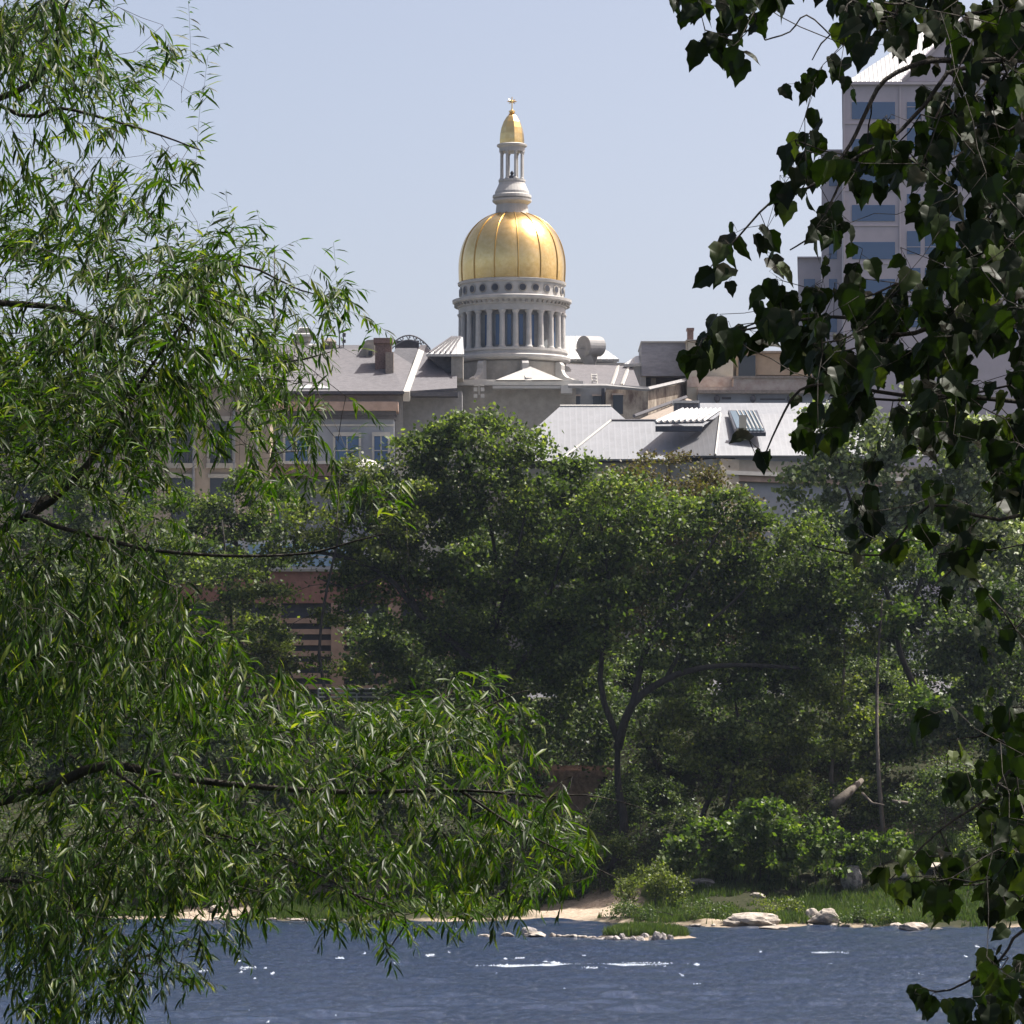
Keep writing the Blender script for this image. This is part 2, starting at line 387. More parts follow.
# near bank where the photographer and the two framing trees stand
def near_h(x, y): return np.interp(y, [-200,0,22,32,44,50], [8.6,8.5,8.2,5.6,.1,-1.5])+.06*snoise(x, y, 31, 2)
grid('near_bank_ground', np.concatenate([np.linspace(-300,-25,8), np.arange(-20,20.1,1), np.linspace(25,300,8)]), np.concatenate([np.linspace(-200,-10,5), np.arange(-5,51,1.)]), near_h, 'bank_soil',
     lambda x, y: np.clip((y-38)/6, 0, 1)*.7)
# river
m, t, o_ = nt('river_water'); M['river_water'] = m
b = t.nodes.new('ShaderNodeBsdfPrincipled'); b.inputs['Base Color'].default_value = (.014,.030,.070,1); b.inputs['Roughness'].default_value = .14
b.inputs['IOR'].default_value = 1.33; b.inputs['Specular IOR Level'].default_value = .5
g = t.nodes.new('ShaderNodeNewGeometry'); mp = t.nodes.new('ShaderNodeMapping'); mp.inputs['Scale'].default_value = (1,.55,1)
t.links.new(g.outputs['Position'], mp.inputs['Vector'])
n1 = t.nodes.new('ShaderNodeTexNoise'); n1.inputs['Scale'].default_value = 2.2; n1.inputs['Detail'].default_value = 7; n1.inputs['Roughness'].default_value = .7
n1.inputs['Distortion'].default_value = .5
t.links.new(mp.outputs[0], n1.inputs['Vector'])
bn = t.nodes.new('ShaderNodeBump'); bn.inputs['Strength'].default_value = 1; bn.inputs['Distance'].default_value = .33
t.links.new(n1.outputs['Fac'], bn.inputs['Height']); t.links.new(bn.outputs[0], b.inputs['Normal']); t.links.new(b.outputs[0], o_.inputs['Surface'])
def wav(x, y):
    r = np.random.default_rng(3); z = 0*x
    for k in range(26):
        L = r.uniform(1.2, 6); a = r.normal(1.3, .9); A = .0062*L**.8
        z = z+A*np.sin(2*math.pi/L*(x*math.cos(a)+y*math.sin(a))+r.uniform(0,6.3)+1.2*np.sin(x*.21*r.uniform(.5,1.5)+y*.13+k))
    return z*(1+.5*snoise(x, y, 51, .25))*np.clip((52-np.abs(x))/4,0,1)*np.clip((y-150)/4,0,1)
xs = np.concatenate([np.linspace(-3000,-60,10), np.arange(-48,48.1,.4), np.linspace(60,3000,10)])
ys = np.concatenate([np.linspace(36,150,20), np.arange(152,306,.4), [308,312]])
grid('river', xs, ys, wav, 'river_water')

# ------------------------------------------------------------------ the domed capitol
YD = 420.; cx = 0.0
def zz(py, Y=YD): return H+(HZ-py)/F*Y
C0 = (cx, YD)
cap = thing('domed_capitol', 'pale stone capitol with the gilded ribbed dome and slim lantern', 'capitol', (0,YD,20))
mb = MB(); mb.box(-6.9, 6.3, YD-6.5, YD+12, 19, zz(392)); obj('base_block', mb, 'limestone', cap)
mb = MB(); mb.box(-7.6, 7.0, YD-7.2, YD+12.5, zz(392)+.003, zz(388)); mb.box(-7.2,6.6, YD-6.8, YD+12.2, zz(388)+.002, zz(386)); obj('cornice', mb, 'white_paint', cap)
mb = MB(); apex = np.array([1.8, YD-5.6, zz(372)]); base = [(-1.6,YD-7.4,zz(387)),(5.0,YD-7.4,zz(387)),(5.0,YD-4,zz(387)),(-1.6,YD-4,zz(387))]
for i in range(4): mb.poly([base[i], base[(i+1)%4], apex])
mb.poly(base[::-1]); obj('porch_roof', mb, 'limestone_pale', cap)
mb = MB(); a_ = (-1.2, zz(400)); 
mb.box(-1.9, 5.6, YD-8.2, YD-7.25, zz(396), zz(393.5)); mb.box(4.8,5.9,YD-8.4,YD-7.2,zz(401),zz(393)); obj('portico_pediment', mb, 'white_paint', cap)
# little floodlights in front of the base
mb = MB()
for px, py in ((475.5,389.5),(482.5,389.5),(475.5,396),(482.5,396)): 
    p = P(px, py, YD-8); mb.box(p[0]-.18,p[0]+.18,p[1]-.2,p[1]+.1,p[2]-.18,p[2]+.18)
p = P(479,388,YD-8); mb.box(p[0]-.06,p[0]+.06,p[1]+.15,p[1]+.25,zz(402),zz(388)); mb.box(p[0]-.5,p[0]+.5,p[1]+.15,p[1]+.25,zz(393.4),zz(392.6))
obj('floodlight_rack', mb, 'white_paint', cap)
mb = MB(); mb.lathe(C0, [(5.3,zz(388)),(5.3,zz(366)),(5.15,zz(365.9)),(5.15,zz(364.2))], 64)
pl = obj('plinth', mb, 'limestone', cap)
mb = MB(); mb.lathe(C0, [(5.45,zz(364)),(5.8,zz(362)),(5.85,zz(359.5)),(5.5,zz(358)),(5.45,zz(355.5)),(5.6,zz(354.5)),(5.6,zz(352.3))], 64); obj('drum_base_moulding', mb, 'limestone_pale', cap)
for i in range(8):     # scroll buttresses
    a = R(-90+13+45*i); u = np.array([math.cos(a), math.sin(a), 0]); w = np.array([-u[1], u[0], 0])
    pr = [(0,0),(2.2,0),(2.25,.35),(1.9,.55),(1.35,.7),(.95,1.05),(.75,1.5),(.8,1.95),(.55,2.25),(.15,2.3),(0,2.2)]
    c = np.array([cx, YD, zz(388)]); A = [c+u*(5.2+x)-w*.33+np.array([0,0,z]) for x, z in pr]; B = [c+u*(5.2+x)+w*.33+np.array([0,0,z]) for x, z in pr]
    n = len(pr); mb = MB(); mb.add(A+B, [tuple(range(n)), tuple(range(2*n-1,n-1,-1))]+[(k,k+n,(k+1)%n+n,(k+1)%n) for k in range(n)])
    obj('scroll_buttress', mb, 'limestone_pale', cap)
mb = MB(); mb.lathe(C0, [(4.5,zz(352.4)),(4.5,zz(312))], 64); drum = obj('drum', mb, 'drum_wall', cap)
for i in range(24):     # tall windows between the columns
    a = R(-90+4+7.5+15*i); u = np.array([math.cos(a), math.sin(a)]); w = np.array([-u[1], u[0]])
    mb = MB(); c = np.array([cx,YD])
    def pt(r, s, z): q = c+u*r+w*s; return (q[0], q[1], z)
    hw = .19; z0, z1 = zz(349), zz(319)
    vs = [pt(4.4,-hw,z0),pt(4.4,hw,z0),pt(4.4,hw,z1),pt(4.4,-hw,z1),pt(4.54,-hw,z0),pt(4.54,hw,z0),pt(4.54,hw,z1),pt(4.54,-hw,z1)]
    mb.add(vs, [(4,5,6,7),(0,1,5,4),(1,2,6,5),(2,3,7,6),(3,0,4,7)]); obj('drum_window', mb, 'glass_blue', drum)
for i in range(24):
    a = R(-90+4+15*i); px_, py_ = cx+5.1*math.cos(a), YD+5.1*math.sin(a)
    mb = MB(); mb.lathe((px_,py_), [(.38,zz(352.2)),(.38,zz(351)),(.31,zz(350.2)),(.29,zz(349)),(.25,zz(318.5)),(.3,zz(317.5)),(.38,zz(316)),(.38,zz(314.8))], 12)
    obj('drum_column', mb, 'limestone_pale', drum, smooth=False)
mb = MB(); mb.lathe(C0, [(5.35,zz(314.8)),(5.35,zz(309)),(5.5,zz(308.8)),(5.55,zz(306)),(5.95,zz(303.5)),(5.98,zz(301)),(5.3,zz(299.4))], 72); ent = obj('entablature', mb, 'limestone_pale', cap)
mb = MB()
for i in range(60):
    a = 2*math.pi*(i+.5)/60; u = np.array([math.cos(a), math.sin(a)]); w = np.array([-u[1],u[0]]); c = np.array([cx,YD])
    vs = [(*(c+u*r+w*s), z) for z in (zz(307.6),zz(305.2)) for r, s in ((5.45,-.11),(5.45,.11),(5.78,.11),(5.78,-.11))]
    mb = MB(); mb.add(vs, [(0,1,2,3),(7,6,5,4),(0,4,5,1),(1,5,6,2),(2,6,7,3),(3,7,4,0)]); obj('modillion', mb, 'limestone', ent)
mb = MB(); mb.lathe(C0, [(5.2,zz(299.4)),(5.2,zz(286.6)),(5.4,zz(286)),(5.45,zz(283.6)),(5.2,zz(283))], 72); fr = obj('frieze', mb, 'limestone_pale', cap)
for i in range(24):
    a = R(-90+4+15*i+7.5); u = np.array([math.cos(a), math.sin(a),0]); w = np.array([-u[1],u[0],0]); c = np.array([cx,YD,zz(293)])
    mb = MB(); n = 16
    ring = [(u*5.24+w*.46*math.cos(t_)+np.array([0,0,.46*math.sin(t_)])+c, u*5.3+w*.34*math.cos(t_)+np.array([0,0,.34*math.sin(t_)])+c, u*5.19+w*.36*math.cos(t_)+np.array([0,0,.36*math.sin(t_)])+c) for t_ in np.linspace(0,2*math.pi,n,endpoint=False)]
    vs = [q for r_ in ring for q in r_]
    mb.add(vs, [(3*k,3*((k+1)%n),3*((k+1)%n)+1,3*k+1) for k in range(n)], 0)
    mb.add([q[1] for q in ring], [tuple(range(n))], 1)
    obj('round_window', mb, ['limestone','dark_void'], fr)
# gold dome: profile
prof = [(5.3,283),(5.33,278),(5.36,270),(5.34,262),(5.22,254),(5.0,246),(4.68,238.5),(4.2,231),(3.6,224.5),(2.9,219.5),(2.2,216),(1.5,213.5)]
def interp_prof(t_):
    k = t_*(len(prof)-1); i = min(int(k), len(prof)-2); f_ = k-i
    p0, p1, p2, p3 = [np.array(prof[min(max(j,0),len(prof)-1)], float) for j in (i-1,i,i+1,i+2)]
    return .5*((2*p1)+(p2-p0)*f_+(2*p0-5*p1+4*p2-p3)*f_*f_+(3*p1-p0-3*p2+p3)*f_**3)
PR = [interp_prof(k/30) for k in range(31)]
nrib = 14; ns = nrib*6; a0 = R(-90)+.115; mb = MB(); vs = []
for r_, py in PR:
    for i in range(ns):
        a = a0+2*math.pi*i/ns; ph = (i % 6)/6; bulge = 1-.010*(1-math.sin(math.pi*ph))
        vs.append((cx+r_*bulge*math.cos(a), YD+r_*bulge*math.sin(a), zz(py)))
mb.add(vs, [(j*ns+i, j*ns+(i+1)%ns, (j+1)*ns+(i+1)%ns, (j+1)*ns+i) for j in range(30) for i in range(ns)])
dome = obj('gold_dome', mb, 'gold', cap, smooth=True)
for k in range(nrib):
    a = a0+2*math.pi*k/nrib
    mb = MB(); mb.tube([(cx+(r_*.995)*math.cos(a), YD+(r_*.995)*math.sin(a), zz(py)) for r_, py in PR], [.065]*len(PR), 6)
    obj('rib', mb, 'gold_rib', dome, smooth=True)
mb = MB(); mb.lathe(C0, [(1.75,zz(215.5)),(1.65,zz(213)),(1.55,zz(205)),(1.7,zz(204)),(1.95,zz(202)),(1.97,zz(200)),(1.75,zz(199.4)),(1.95,zz(198)),(1.93,zz(195.5)),(1.72,zz(194.5)),(1.7,zz(192)),(1.4,zz(186)),(1.3,zz(183)),(1.35,zz(182)),(1.35,zz(180))], 32)
lan = obj('lantern', mb, 'limestone_pale', cap)
for i in range(8):
    a = R(-90+18+45*i); mb = MB(); mb.lathe((cx+1.1*math.cos(a), YD+1.1*math.sin(a)), [(.2,zz(180)),(.2,zz(179)),(.14,zz(178)),(.125,zz(154.5)),(.2,zz(153)),(.2,zz(152))], 10); obj('lantern_column', mb, 'limestone_pale', lan)
mb = MB(); mb.lathe((cx,YD), [(.32,zz(180)),(.30,zz(176)),(.12,zz(175)),(.2,zz(173)),(.05,zz(171))], 10); obj('lantern_bell', mb, 'dark_void', lan)
mb = MB(); mb.lathe(C0, [(1.28,zz(152)),(1.28,zz(148)),(1.5,zz(146.6)),(1.52,zz(145)),(1.3,zz(144))], 32); obj('lantern_cornice', mb, 'limestone_pale', lan)
mb = MB(); cp = [(1.24,144),(1.25,140),(1.2,134),(1.08,128),(.86,122),(.55,117),(.25,114)]
mb.lathe(C0, [(r_,zz(py)) for r_, py in cp], 8, a0=R(-90+12)); obj('cupola', mb, 'gold', cap)
mb = MB(); mb.lathe(C0, [(.12,zz(114.6)),(.38,zz(114)),(.2,zz(113.2)),(.32,zz(112)),(.32,zz(111)),(.1,zz(109.8)),(.06,zz(109)),(.05,zz(97))], 10)
p = P(512,102,YD)
mb.tube([(p[0]-.45,YD,zz(101.5)),(p[0]+.45,YD,zz(101.5))], .06, 6); mb.tube([(p[0]-.28,YD,zz(99.5)),(p[0]+.28,YD,zz(103.5))], .05, 5); mb.tube([(p[0]+.28,YD,zz(99.5)),(p[0]-.28,YD,zz(103.5))], .05, 5)
mb.lathe(C0, [(.02,zz(103.3)),(.17,zz(102.3)),(.17,zz(100.7)),(.02,zz(99.7))], 8)
obj('finial', mb, 'gold', cap)

# ------------------------------------------------------------------ left wing with slate roofs
Yw = 404.
lw = thing('slate_roofed_wing', 'long wing left of the dome with slate roofs and pale blue wall', 'building', P(370,600,Yw))
mb = MB(); mb.pbox(268, 392, 402.5, 640, Yw+1.0, 22); obj('upper_wall', mb, 'grey_paint', lw)
mb = MB(); mb.pbox(398, 391, 462, 640, Yw+3, 20); obj('recessed_wall', mb, 'grey_paint', lw)
mb = MB(); mb.pbox(272, 419, 394, 640, Yw-1.4, 2.3); wl = obj('wall', mb, 'blue_wall', lw)
mb = MB(); mb.pbox(268, 401.5, 398, 410.5, Yw-2.6, 3.5); obj('copper_cornice', mb, 'copper_band', lw)
mb = MB(); mb.pbox(270, 410.6, 396, 414.5, Yw-2.2, 3); mb.pbox(271, 414.6, 395, 418.9, Yw-1.8, 2.5); obj('soffit', mb, 'slate', lw)
for a, c in ((283,310),(333,361),(372,390)):
    mb = MB(); mb.pbox(a, 432, c, 436, Yw-1.65, .24); mb.pbox(a, 436.1, a+2.2, 466, Yw-1.65, .24); mb.pbox(c-2.2, 436.1, c, 466, Yw-1.65, .24); mb.pbox(a, 466.1, c, 468.5, Yw-1.7, .29)
    w_ = obj('window', mb, 'white_paint', lw)
    mb = MB(); mb.pbox(a+2.3, 436.2, c-2.3, 465.9, Yw-1.5, .09); obj('pane', mb, 'glass_blue', w_)
    mb = MB(); m_ = (a+c)/2; mb.pbox(m_-.6, 436.2, m_+.6, 465.9, Yw-1.56, .05); mb.pbox(a+2.4, 450, m_-.7, 451, Yw-1.56, .05); mb.pbox(m_+.7, 450, c-2.4, 451, Yw-1.56, .05); obj('glazing_bar', mb, 'white_paint', w_)
mb = MB(); mb.pbox(272, 424, 394, 426, Yw-1.55, .14); obj('string_course', mb, 'white_paint', lw)
mb = MB(); mb.pbox(268, 464, 340, 476, Yw-5.5, 3.9); obj('red_awning_band', mb, 'brick_dark', lw)
mb = MB(); mb.pbox(269, 461, 341, 463.9, Yw-5.6, 4.1); obj('porch_parapet', mb, 'white_paint', lw)
def W3(px, py, Y): return P(px, py, Y)
mb = MB(); mb.slab([W3(262,391,Yw),W3(403,391,Yw),W3(412,364,Yw+7),W3(385,347,Yw+11),W3(318,350,Yw+11),W3(262,352,Yw+11)], .25); obj('slate_roof', mb, 'slate_light', lw)
mb = MB(); mb.pbox(262, 391.1, 404, 394, Yw-.5, 2); obj('eave_gutter', mb, 'dark_void', lw)
mb = MB(); mb.slab([W3(410,391,Yw+.2),W3(457,388,Yw+1),W3(457,370,Yw+6),W3(430,354,Yw+11),W3(426,345,Yw+12)], .25); obj('slate_roof', mb, 'slate_light', lw)
mb = MB(); mb.slab([W3(403,391.5,Yw-.25),W3(409.5,391.5,Yw-.25),W3(426.5,345,Yw+11.8),W3(420,345,Yw+11.8)], 1.0); obj('parapet_coping', mb, 'white_paint', lw)
mb = MB(); mb.pbox(404, 391.6, 458, 396, Yw+.4, 2); obj('eave_gutter', mb, 'slate', lw)
mb = MB(); mb.slab([W3(386,366,Yw+7.9),W3(411,366.5,Yw+7.5),W3(419,348,Yw+11),W3(396,348,Yw+11)], .3); mb.slab([W3(262,353,Yw+10.6),W3(363,350,Yw+10.6),W3(363,345,Yw+13),W3(262,345,Yw+13)], .3); obj('upper_roof', mb, 'slate', lw)
mb = MB(); mb.pbox(389,364.4,409,366.2, Yw+7.2, .4); obj('snow_guard', mb, 'white_paint', lw)
# chimney
mb = MB(); mb.pbox(375, 343, 391.5, 372, Yw+5.5, 1.6); mb.pbox(373.5, 337.8, 392.5, 343, Yw+5.2, 2.2); ch = obj('chimney', mb, 'brick_dark', lw)
mb = MB(); mb.pbox(385.5, 352, 393.5, 376, Yw+4.4, 1.0); mb.pbox(385, 374.5, 394, 377, Yw+4.2, 1.2); obj('chimney_pier', mb, 'brick_pale', ch)
mb = MB(); mb.prism([(359,357),(364,342),(367,340),(374.8,339.5),(374.8,359)], Yw+9, 2.4); mb.pbox(366, 345, 373, 358, Yw+8.7, .25); obj('dormer', mb, 'limestone', lw)
mb = MB(); mb.pbox(368.5, 351, 372.5, 355.5, Yw+8.55, .13); obj('dormer_window', mb, 'dark_void', lw)
# arched truss behind the roof
mb = MB()
for yy_ in (0, 2.2):
    arc = [W3(x, 335.5+(x-409)**2*.030, Yw+14+yy_) for x in np.linspace(389,430,13)]; arc2 = [W3(x, 340+(x-409)**2*.030, Yw+14+yy_) for x in np.linspace(391,427,13)]
    mb.tube(arc, .08, 5); mb.tube(arc2, .06, 5)
    for i in range(13): mb.tube([arc[i], arc2[min(12,i+(i%2))]], .045, 4)
for i in range(0,13,2):
    p = W3(np.linspace(389,430,13)[i], 335.5+(np.linspace(389,430,13)[i]-409)**2*.03, Yw+14); mb.tube([p, p+np.array([0,2.2,0])], .06, 4)
for x_ in (391, 427): mb.tube([W3(x_,345,Yw+14), W3(x_,360,Yw+14)], .08, 5)
obj('arched_truss', mb, 'grey_paint', lw)
mb = MB(); mb.pbox(395, 340.5, 419, 349, Yw+17, .3); obj('truss_backing', mb, 'slate', lw)
# skylight dormer
mb = MB(); mb.prism([(427,355),(451,355),(451,376)], Yw+5.5, 5); obj('skylight_cheek', mb, 'slate', lw)
mb = MB(); mb.pbox(451.2, 355, 463, 378, Yw+4.5, 5); obj('skylight_wall', mb, 'limestone', lw)
mb = MB(); mb.slab([W3(426,354,Yw+4),W3(464,354,Yw+4),W3(463,337,Yw+8.5),W3(452,337,Yw+8.5)], .25); sk_ = obj('skylight', mb, 'white_metal', lw)
mb = MB()
for k in range(5):
    x0 = 429+k*5.5; x1 = 452+k*2.2; mb.tube([W3(x0,353.4,Yw+4.0)+np.array([0,0,.12]), W3(x1,337.6,Yw+8.5)+np.array([0,0,.12])], .09, 4)
obj('glazing_bar', mb, 'slate_light', sk_)
# rooftop objects at the left end
mb = MB(); mb.prism([(291,343),(296,332),(300,328),(309,328),(313,333),(306,345)], Yw+15, 2.5); obj('turret', mb, 'limestone', lw)
mb = MB(); mb.slab([W3(294,334,Yw+14.6),W3(314,334,Yw+14.6),W3(308,327,Yw+17),W3(299,327,Yw+17)], .25); obj('turret_roof', mb, 'white_metal', lw)
mb = MB(); mb.slab([W3(303,353,Yw+11),W3(329,353,Yw+11),W3(318,344,Yw+15),W3(308,344,Yw+15)], .3); mb.slab([W3(296,388,Yw+.4),W3(330,388,Yw+.4),W3(320,384,Yw+2),W3(310,384,Yw+2)], .3);obj('white_hipped_roof', mb, 'white_metal', lw)
mb = MB(); p = W3(329.5,346,Yw+12); mb.lathe((p[0],p[1]), [(.3,zz(350,Yw+12)),(.35,zz(348,Yw+12)),(.65,zz(345,Yw+12)),(.7,zz(342,Yw+12)),(.45,zz(339.5,Yw+12)),(.2,zz(338,Yw+12))], 12); obj('roof_urn', mb, 'brick_pale', lw)
mb = MB()
for x_ in (339.5, 343.5): mb.tube([W3(x_,352,Yw+12), W3(x_,330 if x_ < 341 else 333,Yw+12)], .06, 5)
mb.tube([W3(339.5,331,Yw+12), W3(346,334,Yw+12)], .08, 4); mb.pbox(342.3,334,345.6,336.5,Yw+11.8,.4); mb.pbox(342.3,339.5,345.6,342.5,Yw+11.8,.4)
obj('antenna', mb, 'slate', lw)
t_ = thing('radio_mast', 'thin bare mast rising behind the willow tips left of the wing', 'mast', P(274.5,345,Yw+20))
mb = MB(); mb.tube([P(274.5,345,Yw+20), P(274.5,245,Yw+20)], [.12,.06], 6); obj('pole', mb, 'grey_paint', t_)
mb = MB(); mb.tube([P(272.5,262,Yw+20), P(276.5,262,Yw+20)], .05, 4); obj('crossbar', mb, 'grey_paint', t_)

# tan office building
Yt = 396.
tb = thing('tan_office_building', 'flat tan masonry building with dark framed windows behind the willow', 'building', P(215,640,Yt))
mb = MB(); mb.pbox(-120, 386, 270, 660, Yt, 24); obj('wall', mb, 'tan_stone', tb)
mb = MB(); mb.pbox(-122, 380, 272, 386, Yt-.7, 25); obj('cornice', mb, 'tan_trim', tb)
for k, a in enumerate((-66,-26,14,53,92,131,171,210)):
    mb = MB(); mb.pbox(a-3, 421, a, 463, Yt-.2, .19); mb.pbox(a+22, 421, a+25, 463, Yt-.2, .19); mb.pbox(a-3, 416, a+25, 420.9, Yt-.2, .19); mb.pbox(a-4, 463.1, a+26, 468, Yt-.35, .34)
    w_ = obj('window', mb, 'tan_trim', tb)
    mb = MB(); mb.pbox(a, 421, a+22, 463, Yt-.06, .05); obj('pane', mb, 'glass_dark', w_)
    mb = MB()
    for q in (5.2,10.6,16): mb.pbox(a+q, 421, a+q+.9, 463, Yt-.13, .06)
    mb.pbox(a+.1, 441, a+5.1, 442, Yt-.13, .06); mb.pbox(a+6.2,441,a+10.5,442,Yt-.13,.06); mb.pbox(a+11.6,441,a+15.9,442,Yt-.13,.06); mb.pbox(a+17,441,a+21.9,442,Yt-.13,.06)
    obj('glazing_bar', mb, 'slate', w_)
    mb = MB(); mb.pbox(a, 478, a+22, 520, Yt-.06, .05); w2 = obj('window', mb, 'glass_dark', tb)
    mb = MB(); mb.pbox(a-2, 474, a+24, 477.8, Yt-.2, .19); obj('lintel', mb, 'tan_trim', w2)
for x_ in (193.5, 234, 257):
    mb = MB(); p = P(x_,388,Yt-.25); mb.tube([p, P(x_,600,Yt-.25)], .13, 6); obj('drainpipe', mb, 'grey_paint', tb)

# ------------------------------------------------------------------ right wing and rear roofs
Yr = 426.
rw = thing('rear_wing', 'stained stone rear wing right of the dome with white hipped roofs', 'building', P(625,600,Yr))
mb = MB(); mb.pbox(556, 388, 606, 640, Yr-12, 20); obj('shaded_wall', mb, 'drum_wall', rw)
mb = MB(); mb.pbox(606.1, 389.5, 648, 640, Yr-15, 22); v0 = P(606.1,389.5,Yr-15)
wl = obj('stained_wall', mb, 'old_wall', rw)
mb = MB(); q0, q1 = P(648.1,389.5,Yr-15), P(694,379,Yr-2)
mb.add([(q0[0],q0[1],20),(q1[0],q1[1],20),(q1[0],q1[1],q1[2]),(q0[0],q0[1],q0[2]),(q0[0],q0[1]+6,20),(q1[0],q1[1]+6,20),(q1[0],q1[1]+6,q1[2]),(q0[0],q0[1]+6,q0[2])], [(0,1,2,3),(7,6,5,4),(0,4,5,1),(1,5,6,2),(2,6,7,3),(3,7,4,0)])
obj('stained_wall', mb, 'old_wall', rw)
mb = MB(); mb.tube([P(568,386,Yr-16), P(606,386,Yr-16), P(648,389,Yr-16), P(695,378,Yr-3)], .22, 4); obj('coping', mb, 'grey_paint', rw)
for a, b, c, d in ((613,395,623,414),(593,396,601,409),(572,396,580,409)):
    yw = Yr-15 if a > 606 else Yr-12
    mb = MB(); mb.pbox(a-1, b-1.5, c+1, b-.1, yw-.25, .24); mb.pbox(a, b, c, d, yw-.06, .05, 1); obj('window', mb, ['pink_brick','glass_dark'], rw)
mb = MB(); mb.tube([P(603.5,387,Yr-12.4), P(603.5,420,Yr-12.4)], .2, 6); obj('drainpipe', mb, 'dark_void', rw)
mb = MB(); mb.slab([P(566,387,Yr-11),P(640,387,Yr-11),P(632,366,Yr-2),P(566,364,Yr-2)], .3); obj('slate_roof', mb, 'slate_light', rw)
mb = MB()
for a, b in ((612,618.5),(622,629)): mb.tube([P(a,386.5,Yr-11)+np.array([0,0,.15]), P(b,368,Yr-2)+np.array([0,0,.15])], .18, 4)
obj('roof_flashing', mb, 'white_paint', rw)
mb = MB()
for x_ in (592.5, 597.5): mb.tube([P(x_,386,Yr-11.6), P(x_-1,374,Yr-11.0)], .08, 4)
for k in range(4): mb.tube([P(592.3-k*.2,384-3*k,Yr-11.5), P(597.4-k*.2,384-3*k,Yr-11.5)], .07, 4)
obj('roof_ladder', mb, 'white_paint', rw)
mb = MB(); mb.pbox(563, 359, 617, 366, Yr+2, 8); obj('attic_wall', mb, 'blue_wall', rw)
mb = MB(); mb.pbox(563, 362.8, 640, 365.4, Yr+1, .9); obj('roof_ledge', mb, 'white_paint', rw)
mb = MB(); mb.slab([P(562,359,Yr+1),P(619,359,Yr+1),P(600,348,Yr+6),P(586,336,Yr+7),P(562,336,Yr+7)], .3); obj('white_hipped_roof', mb, 'white_metal', rw)
mb = MB(); mb.slab([P(624,364,Yr-3),P(648,363,Yr-3),P(646,355,Yr+2),P(636,356,Yr+2)], .3); mb.pbox(625,364.2,646,386,Yr-2.5,3); obj('white_hipped_roof', mb, 'white_metal', rw)
# round hood ventilator
vt = []
c = P(583.5,346,Yr-1); ax = np.array([.72,.69,.05]); ax /= np.linalg.norm(ax); uu = norm(np.cross(ax, [0,0,1.])); vv = np.cross(uu, ax)
mb = MB(); n = 24; rr_ = 1.03
A = [c+rr_*(math.cos(a)*uu+math.sin(a)*vv) for a in np.linspace(0,2*math.pi,n,endpoint=False)]; B = [q+ax*2.2 for q in A]
mb.add(A+B, [tuple(range(n))[::-1], tuple(range(n,2*n))]+[(k,(k+1)%n,(k+1)%n+n,k+n) for k in range(n)])
hv = thing('hood_ventilator', 'round grey hood ventilator among white roofs right of the dome', 'ventilator', P(589,366,Yr))
obj('hood', mb, 'grey_paint', hv)
mb = MB(); b0 = [c+np.array([x_,y_,-.35]) for x_, y_ in ((-.85,-.2),(.6,-.2),(1.6,1.6),(.3,1.6))]; b1 = [P(584.5,366,Yr)+np.array([x_,y_,0]) for x_, y_ in ((0,-.6),(1.1,-.6),(1.1,.6),(0,.6))]
mb.add(b0+b1, [(0,1,2,3),(7,6,5,4)]+[(k,k+4,(k+1)%4+4,(k+1)%4) for k in range(4)]); obj('throat', mb, 'grey_paint', hv)

pb = thing('grey_penthouse', 'grey windowless rooftop box left of the cream stair tower', 'penthouse', P(664,387,Yr-3))
mb = MB(); mb.pbox(641.5, 342.5, 689, 376, Yr-3, 9); obj('box', mb, 'penthouse_cladding', pb)
mb = MB(); mb.pbox(640.8, 341, 689, 342.4, Yr-3.3, 9.6); obj('coping', mb, 'white_paint', pb)
mb = MB(); mb.pbox(644, 376, 689, 390, Yr-1, 6); obj('plinth', mb, 'slate', pb)
mb = MB(); mb.pbox(651, 378, 656, 390, Yr-1.4, .38); obj('post', mb, 'limestone', pb)
ct = thing('cream_stair_tower', 'cream rendered tower block with one small window and chimney', 'building', P(710,600,Yr-5))
mb = MB(); mb.pbox(687, 341, 704, 402, Yr-6, 9); mb.pbox(704.1, 338, 733, 620, Yr-5.4, 9); mb.pbox(687, 402, 704, 620, Yr-5, 8); obj('wall', mb, 'cream', ct)
mb = MB(); mb.pbox(686, 339.6, 704.5, 341, Yr-6.3, 9.6); mb.pbox(704.6, 336.6, 734, 338, Yr-5.8, 9.6); obj('coping', mb, 'tan_trim', ct)
mb = MB(); mb.pbox(687.5, 330, 693.5, 339.5, Yr-4, 1.2); mb.pbox(686.8, 327.8, 694.2, 330, Yr-4.2, 1.6); obj('chimney', mb, 'brick_dark', ct)
mb = MB(); mb.pbox(703.9, 352, 712.2, 366.5, Yr-5.47, .06, 1); mb.pbox(703.3,366.6,712.8,368,Yr-5.7,.29); mb.pbox(707.5,352,708.3,366.5,Yr-5.6,.12); mb.pbox(704,359,712.1,359.9,Yr-5.62,.13); obj('window', mb, ['tan_trim','glass_dark'], ct)
mb = MB(); mb.pbox(687.1, 376.5, 732.5, 387, Yr-6.1, .6); obj('brick_course', mb, 'pink_brick', ct)
bb = thing('beige_roof_house', 'small beige rooftop house with a wide dark window', 'building', P(757,376,Yr-2))
mb = MB(); mb.pbox(736.5, 352, 756, 377, Yr-2, 7); mb.pbox(756.1, 353.5, 812, 375, Yr-1.6, 7); obj('wall', mb, 'tan_stone', bb)
mb = MB(); mb.pbox(738.5, 355.5, 755.5, 376, Yr-2.1, .09); obj('window', mb, 'glass_dark', bb)
mb = MB(); mb.pbox(736, 350.8, 813, 352.4, Yr-2.5, 8); obj('coping', mb, 'brick_pale', bb)
